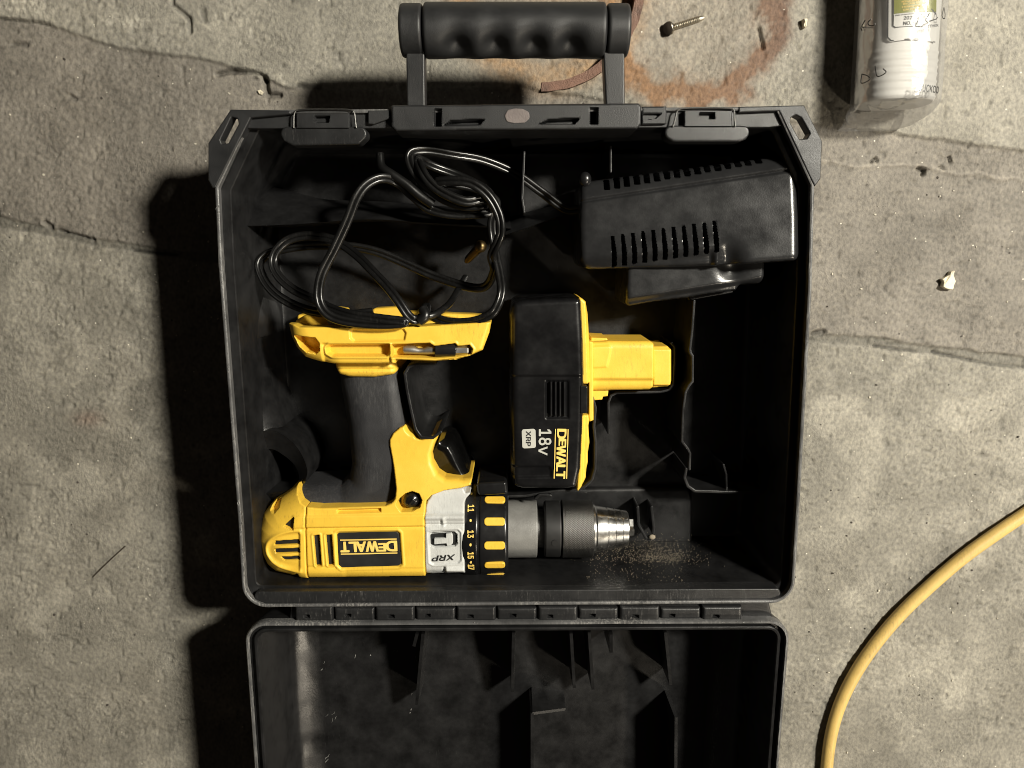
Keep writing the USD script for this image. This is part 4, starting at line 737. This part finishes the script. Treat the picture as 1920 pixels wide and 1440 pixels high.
# wrapped package
pk = thing('wrapped_package', 'pale squared cylinder with olive label in crinkled clear plastic, beyond the case', 'package')
kx0, kx1, kz_ = float(P(1662, 100, .044)[0]), float(P(1768, 100, .044)[0]), .046
ky0 = float(P(1700, 186, .044)[1]); pxm = PX(1, 1710, 100, .044)
def section(w, h, z0, r, n=64, pw=2.5):
    a_ = np.linspace(0, 2 * np.pi, n, endpoint=False); c_, s_ = np.cos(a_), np.sin(a_)
    return np.stack([np.sign(c_) * np.abs(c_) ** (2 / pw) * w / 2, z0 + h / 2 + np.sign(s_) * np.abs(s_) ** (2 / pw) * h / 2], 1)
kc = (kx0 + kx1) / 2 - .0012
ys = np.linspace(ky0, ky0 + .16, 160); loops = []
for y in ys:
    g_ = (y - ky0) / pxm; e_ = .0
    for q_ in (8, 22, 36, 50, 62, 74, 88): e_ = max(e_, math.exp(-((g_ - q_) / 2.2) ** 2))
    s_ = section(.0465 + .0008 * e_ - .002 * math.exp(-g_ / 3), .0445 + .0008 * e_ - .002 * math.exp(-g_ / 3), .0012, 0)
    loops.append(np.column_stack([kc + s_[:, 0] - .02 * (y - ky0), np.full(len(s_), y), s_[:, 1]]))
core = loft(loops); core.fix_normals(); cr_ = obj('white_core', core, PAPER, pk, smooth=40)
def topz(x, y, lift):   # the height of the core's face
    w = .0475 / 2; xx = np.clip(np.abs(x - kc + .02 * (y - ky0)) / w, 0, .998); return .0012 + .0445 / 2 + (1 - xx ** 2.5) ** (1 / 2.5) * .0458 / 2 + lift
def printed(m, lift):
    m = m.copy()
    if lift > .005: m.vertices[:, 2] = m.vertices[:, 2] * .3 + .0034 + .025 + (1 - np.clip(np.abs(m.vertices[:, 0] - kc + .02 * (m.vertices[:, 1] - ky0)) / .02625, 0, .99) ** 2.2) ** (1 / 2.2) * .025; return m
    m.vertices[:, 2] = m.vertices[:, 2] * .3 + topz(m.vertices[:, 0], m.vertices[:, 1], lift); return m
def sheet(px, lift, n=26):
    p_ = Polygon(PP(px, .046)[:, :2]); b_ = p_.bounds; g_ = np.array([(x, y) for x in np.linspace(b_[0], b_[2], n) for y in np.linspace(b_[1], b_[3], n)])
    e_ = ringpts(p_.exterior, .002); g_ = g_[shapely.contains_xy(p_.buffer(-.0006), g_[:, 0], g_[:, 1])]; q_ = np.vstack([e_, g_]); t_ = Delaunay(q_).simplices
    c_ = q_[t_].mean(1); t_ = t_[shapely.contains_xy(p_, c_[:, 0], c_[:, 1])]
    a_ = np.cross(q_[t_[:, 1]] - q_[t_[:, 0]], q_[t_[:, 2]] - q_[t_[:, 0]]); t_ = np.where((a_ < 0)[:, None], t_[:, ::-1], t_)
    return np.column_stack([q_, topz(q_[:, 0], q_[:, 1], lift)]), t_
lb = obj('paper_label', sheet([(1669, -90), (1760, -90), (1759, 70), (1756, 78), (1700, 75), (1672, 77), (1667, 72)], .0006), WHITEP, pk, smooth=True)
obj('label_border', printed(merge(*[tube([[*P(a[0], a[1], .046)[:2], 0.0], [*P(b[0], b[1], .046)[:2], 0]], .00035, 6) for a, b in zip([(1671, -60), (1668, 68), (1673, 75), (1700, 74), (1730, 74)], [(1668, 68), (1673, 75), (1700, 74), (1730, 74), (1756, 78)])]), .0008), BLACKP, lb)
obj('green_panel', sheet([(1678, -90), (1758, -90), (1757, 22), (1730, 23), (1678, 25)], .0009), GREEN, lb, smooth=True)
obj('date_panel', sheet([(1678, 26.5), (1752, 24), (1751, 48), (1720, 50), (1677, 50)], .0009), WHITEP, lb, smooth=True)
obj('panel_border', printed(merge(*[tube([[*P(a[0], a[1], .046)[:2], 0.0], [*P(b[0], b[1], .046)[:2], 0]], .0003, 6) for a, b in zip([(1677, -40), (1676, 48), (1680, 51), (1710, 50)], [(1676, 48), (1680, 51), (1710, 50), (1728, 51)])]), .0010), BLACKP, lb)
def ptext(t, u, v, L_, h_, deg, lift, m_=BLACKP, parent=lb, bold=True):
    g_ = place(lettering(t, PX(L_, u, v, .046), PX(h_, u, v, .046), .0002, bold), [*P(u, v, .046)[:2], 0], deg)
    g_ = g_.subdivide(); obj('lettering', printed(g_, lift), m_, parent, smooth=False)
ptext('2022.0', 1707, 34, 27, 6.5, 2, .0011); ptext('NO. 02', 1706, 44, 27, 6.5, 2, .0011)
ptext('Date of manufacture', 1697, 27.5, 34, 2.2, 3, .0011)
for k, (w_, y_) in enumerate(((30, -4), (34, 3), (30, 7.5), (34, 13), (30, 18.5))): ptext(('FILTER USE', 'REPLACEMENT', 'IN CASE OF', 'STORAGE NOTE', 'CAUTION')[k], 1707, y_, w_, 3.0, 3, .0011, GOLD)
# the film
FW = []
yk = np.concatenate([np.linspace(float(P(1700, 241, 0)[1]) - .002, ky0, 40), np.linspace(ky0 + .002, ky0 + .16, 90)])
for y in yk:
    f_ = np.clip((ky0 - y) / (ky0 - yk[0]), 0, 1)
    hh_ = (.0475 * (1 - f_) ** .55 + .0025 + .010 * f_ * (1 - f_)); ww = .0525 - .013 * f_ * f_
    s_ = section(ww, hh_, .0004, 0, 120, 2.2); FW.append(np.column_stack([kc - .002 * f_ - .004 * f_ + s_[:, 0] - .02 * max(0, y - ky0), np.full(len(s_), y), s_[:, 1]]))
FW = np.array(FW); cen = FW.mean(1, keepdims=True); dirv = FW - cen; dirv /= np.maximum(np.linalg.norm(dirv, axis=2, keepdims=True), 1e-6)
fk = np.clip((ky0 + .004 - FW[..., 1]) / .02, 0, 1)
rd = 1 - 2 * np.abs(fbm(FW * np.array([95, 60, 95]), 3, 61) - .5) * 2; rd2 = 1 - 2 * np.abs(fbm(FW * 75, 3, 62) - .5) * 2
FW = FW + dirv * ((.0002 + .0006 * np.maximum(rd, 0)) + fk * (.0042 * (rd2 - .4)))[..., None]; FW[..., 2] = np.maximum(FW[..., 2], .0003)
fmh = loft(list(FW), True, False); fmh.fix_normals(); fl = obj('clear_wrap', fmh, FILM, pk, smooth=True)
ptext('CUCKOO', 1733, 170, 44, 13, -3, .0052, BLACKP, fl, True)
ptext('OTHER', 1738, 54, 25, 5, 8, 0.0052, BLACKP, fl, True)
def outline(px, lift, rad=.00032, parent=fl):
    obj('recycling_mark', printed(merge(*[tube([[*P(a[0], a[1], .046)[:2], 0.0], [*P(b[0], b[1], .046)[:2], 0]], rad, 6) for a, b in zip(px[:-1], px[1:])]), lift), BLACKP, parent)
for seg in ([(1735, 23), (1745, 33)], [(1731, 31), (1724, 45), (1727, 47)], [(1731, 46), (1746, 41), (1748, 37)]): outline(seg, .0053, .0004)
outline([(1764, 17), (1759, 33), (1762, 38), (1767, 37), (1768, 30), (1764, 17)], .0053, .0003)
# marks on the side of the wrap that faces left
sx = lambda y: kc - .0275 - .02 * (y - ky0)
def sidemark(px, rad=.00032):
    pts = []
    for (u, v) in px:
        x = sx(ky0 + .04); d_ = P(u, v, 0.0); o_ = np.array([0, 0, CAM_H]); t_ = (x - o_[0]) / (d_[0] - o_[0]); pts.append(o_ + (d_ - o_) * t_)
    obj('printed_mark', tube(spline(pts, 5), rad, 6), BLACKP, fl)
sidemark([(1622, 38), (1616, 50), (1624, 51)]); sidemark([(1614, 52), (1616, 57)]); sidemark([(1634, 36), (1628, 41), (1629, 47), (1636, 48), (1641, 45)])
sidemark([(1616, 139), (1615, 156), (1631, 149), (1626, 142), (1616, 139)]); sidemark([(1641, 124), (1645, 143), (1661, 136), (1656, 129)])
# chips, grit and the thin bristle
def chip(name, u, v, pts, th_, m_, label, cat):
    p_ = soft(PP([(u + x, v + y) for x, y in pts], .001)[:, :2], .0002); s_ = slab(p_, 0.0, th_, min(.0008, th_ * .4), .0015)
    s_.vertices[:, 2] += (fbm(s_.vertices * 500, 2, 5) - .5) * th_ * .8 * (s_.vertices[:, 2] > 0); keys(obj(name, s_, m_, None, smooth=20), label=label, category=cat)
chip('pale_chip', 1775, 525, [(11, -18), (9, -8), (13, 2), (8, 18), (-4, 17), (-12, 12), (-9, 4), (-13, -2), (-4, -6), (2, -10), (5, -16)], .0042, CHIP, 'jagged cream coloured chip on the floor above the yellow cord', 'chip')
chip('pale_chip', 575, 84, [(-8, 6), (-4, -3), (2, -2), (6, -5), (5, 2), (2, 3), (-3, 8)], .0015, CHIP, 'tiny white flake on the floor left of the case handle', 'chip')
chip('pale_chip', 1504, 45, [(-3, -6), (6, -7), (5, 6), (1, 11), (-2, 8)], .0060, CHIP, 'small pale chip standing in the shadow left of the wrapped package', 'chip')
chip('pale_chip', 488, 173, [(-5, -3), (0, -5), (6, 0), (3, 5), (-2, 4)], .0020, CHIP, 'small pale crumb beside the chipped gouge near the case corner', 'chip')
chip('pale_chip', 172, 52, [(-8, 0), (-4, -4), (7, -3), (8, 2), (0, 4)], .0016, CHIP, 'pale crumb on the floor in the upper left corner', 'chip')
keys(obj('bristle', tube(spline([P(174, 1082, .0012), P(192, 1064, .0016), P(212, 1045, .0014), P(235, 1024, .001)], 6), .00042, 6), SCREWD, None), label='thin dark bristle lying on the floor left of the case', category='bristle')
def grit(n, size, m_, seed, name, label):
    r_ = np.random.default_rng(seed); parts = []
    base_ = trimesh.creation.icosphere(0, 1.0)
    u_, v_ = r_.uniform(-20, 1940, n), r_.uniform(-20, 1460, n); xy = PP(np.column_stack([u_, v_]), 0.0)
    for q_ in xy:
        if outer.buffer(-.02).contains(Point(q_[:2])) or lid_o.buffer(-.02).contains(Point(q_[:2])): continue
        k = base_.copy(); s_ = size * r_.uniform(.4, 1.5) ; k.apply_scale([s_ * r_.uniform(.6, 1.6), s_ * r_.uniform(.6, 1.3), s_ * .7]); k.apply_transform(trimesh.transformations.rotation_matrix(r_.uniform(0, 6.3), [0, 0, 1]))
        k.vertices += r_.normal(0, size * .12, k.vertices.shape); k.apply_translation([q_[0], q_[1], size * .25]); parts.append(k)
    keys(obj(name, merge(*parts), m_, None, smooth=False, kind='stuff'), label=label, category='grit')
grit(420, .00055, GRIT, 3, 'pale_grit', 'pale grit scattered over the concrete floor'); grit(260, .0006, GRITD, 4, 'dark_grit', 'dark grit scattered over the concrete floor')
# sawdust caught on the tray's hinge-side wall
r_ = np.random.default_rng(12); fl_ = []
topw, botw = P(960, 1107, LED), None
yt, yb_ = botlim, botlim + .0052
for _ in range(1500):
    c_ = r_.random(); u_ = r_.normal(1235, 38) if c_ < .55 else r_.normal(1150, 45) if c_ < .8 else r_.uniform(1100, 1280); v_ = r_.normal(1045, 6) if c_ < .35 else r_.normal(1028, 12) if c_ < .8 else r_.uniform(1015, 1090)
    o_ = np.array([0, 0, CAM_H]); d_ = P(u_, v_, 0) - o_; f0 = lambda s: (o_ + d_ * s)
    ss_ = np.linspace(.8, 1.0, 200); pts = o_ + d_ * ss_[:, None]
    wy = yb_ + (yt - yb_) * np.clip((pts[:, 2] - BASE) / (LED - BASE), 0, 1)
    hit = np.argmax((pts[:, 1] <= wy + .0002) | (pts[:, 2] <= .0140)); p_ = pts[hit]
    k = trimesh.creation.box([r_.uniform(.0001, .0003), r_.uniform(.00015, .0008), .00012]); k.apply_transform(trimesh.transformations.rotation_matrix(r_.normal(0, .5), [0, 0, 1])); k.apply_transform(trimesh.transformations.rotation_matrix(-1.2 if p_[2] > .015 else 0, [1, 0, 0])); k.apply_translation(p_ + [0, .0003, .0003]); fl_.append(k)
keys(obj('sawdust', merge(*fl_), DUST, None, smooth=False, kind='stuff'), label='pale sawdust flakes stuck to the tray wall beside the chuck', category='sawdust')
s_ = trimesh.creation.icosphere(1, .0022); s_.apply_scale([1.1, .9, .6]); s_.apply_translation(P(1223, 1007, .016)); keys(obj('wood_chip', s_, DUST, None, smooth=False), label='little orange wood crumb in the tray beyond the chuck tip', category='wood chip')
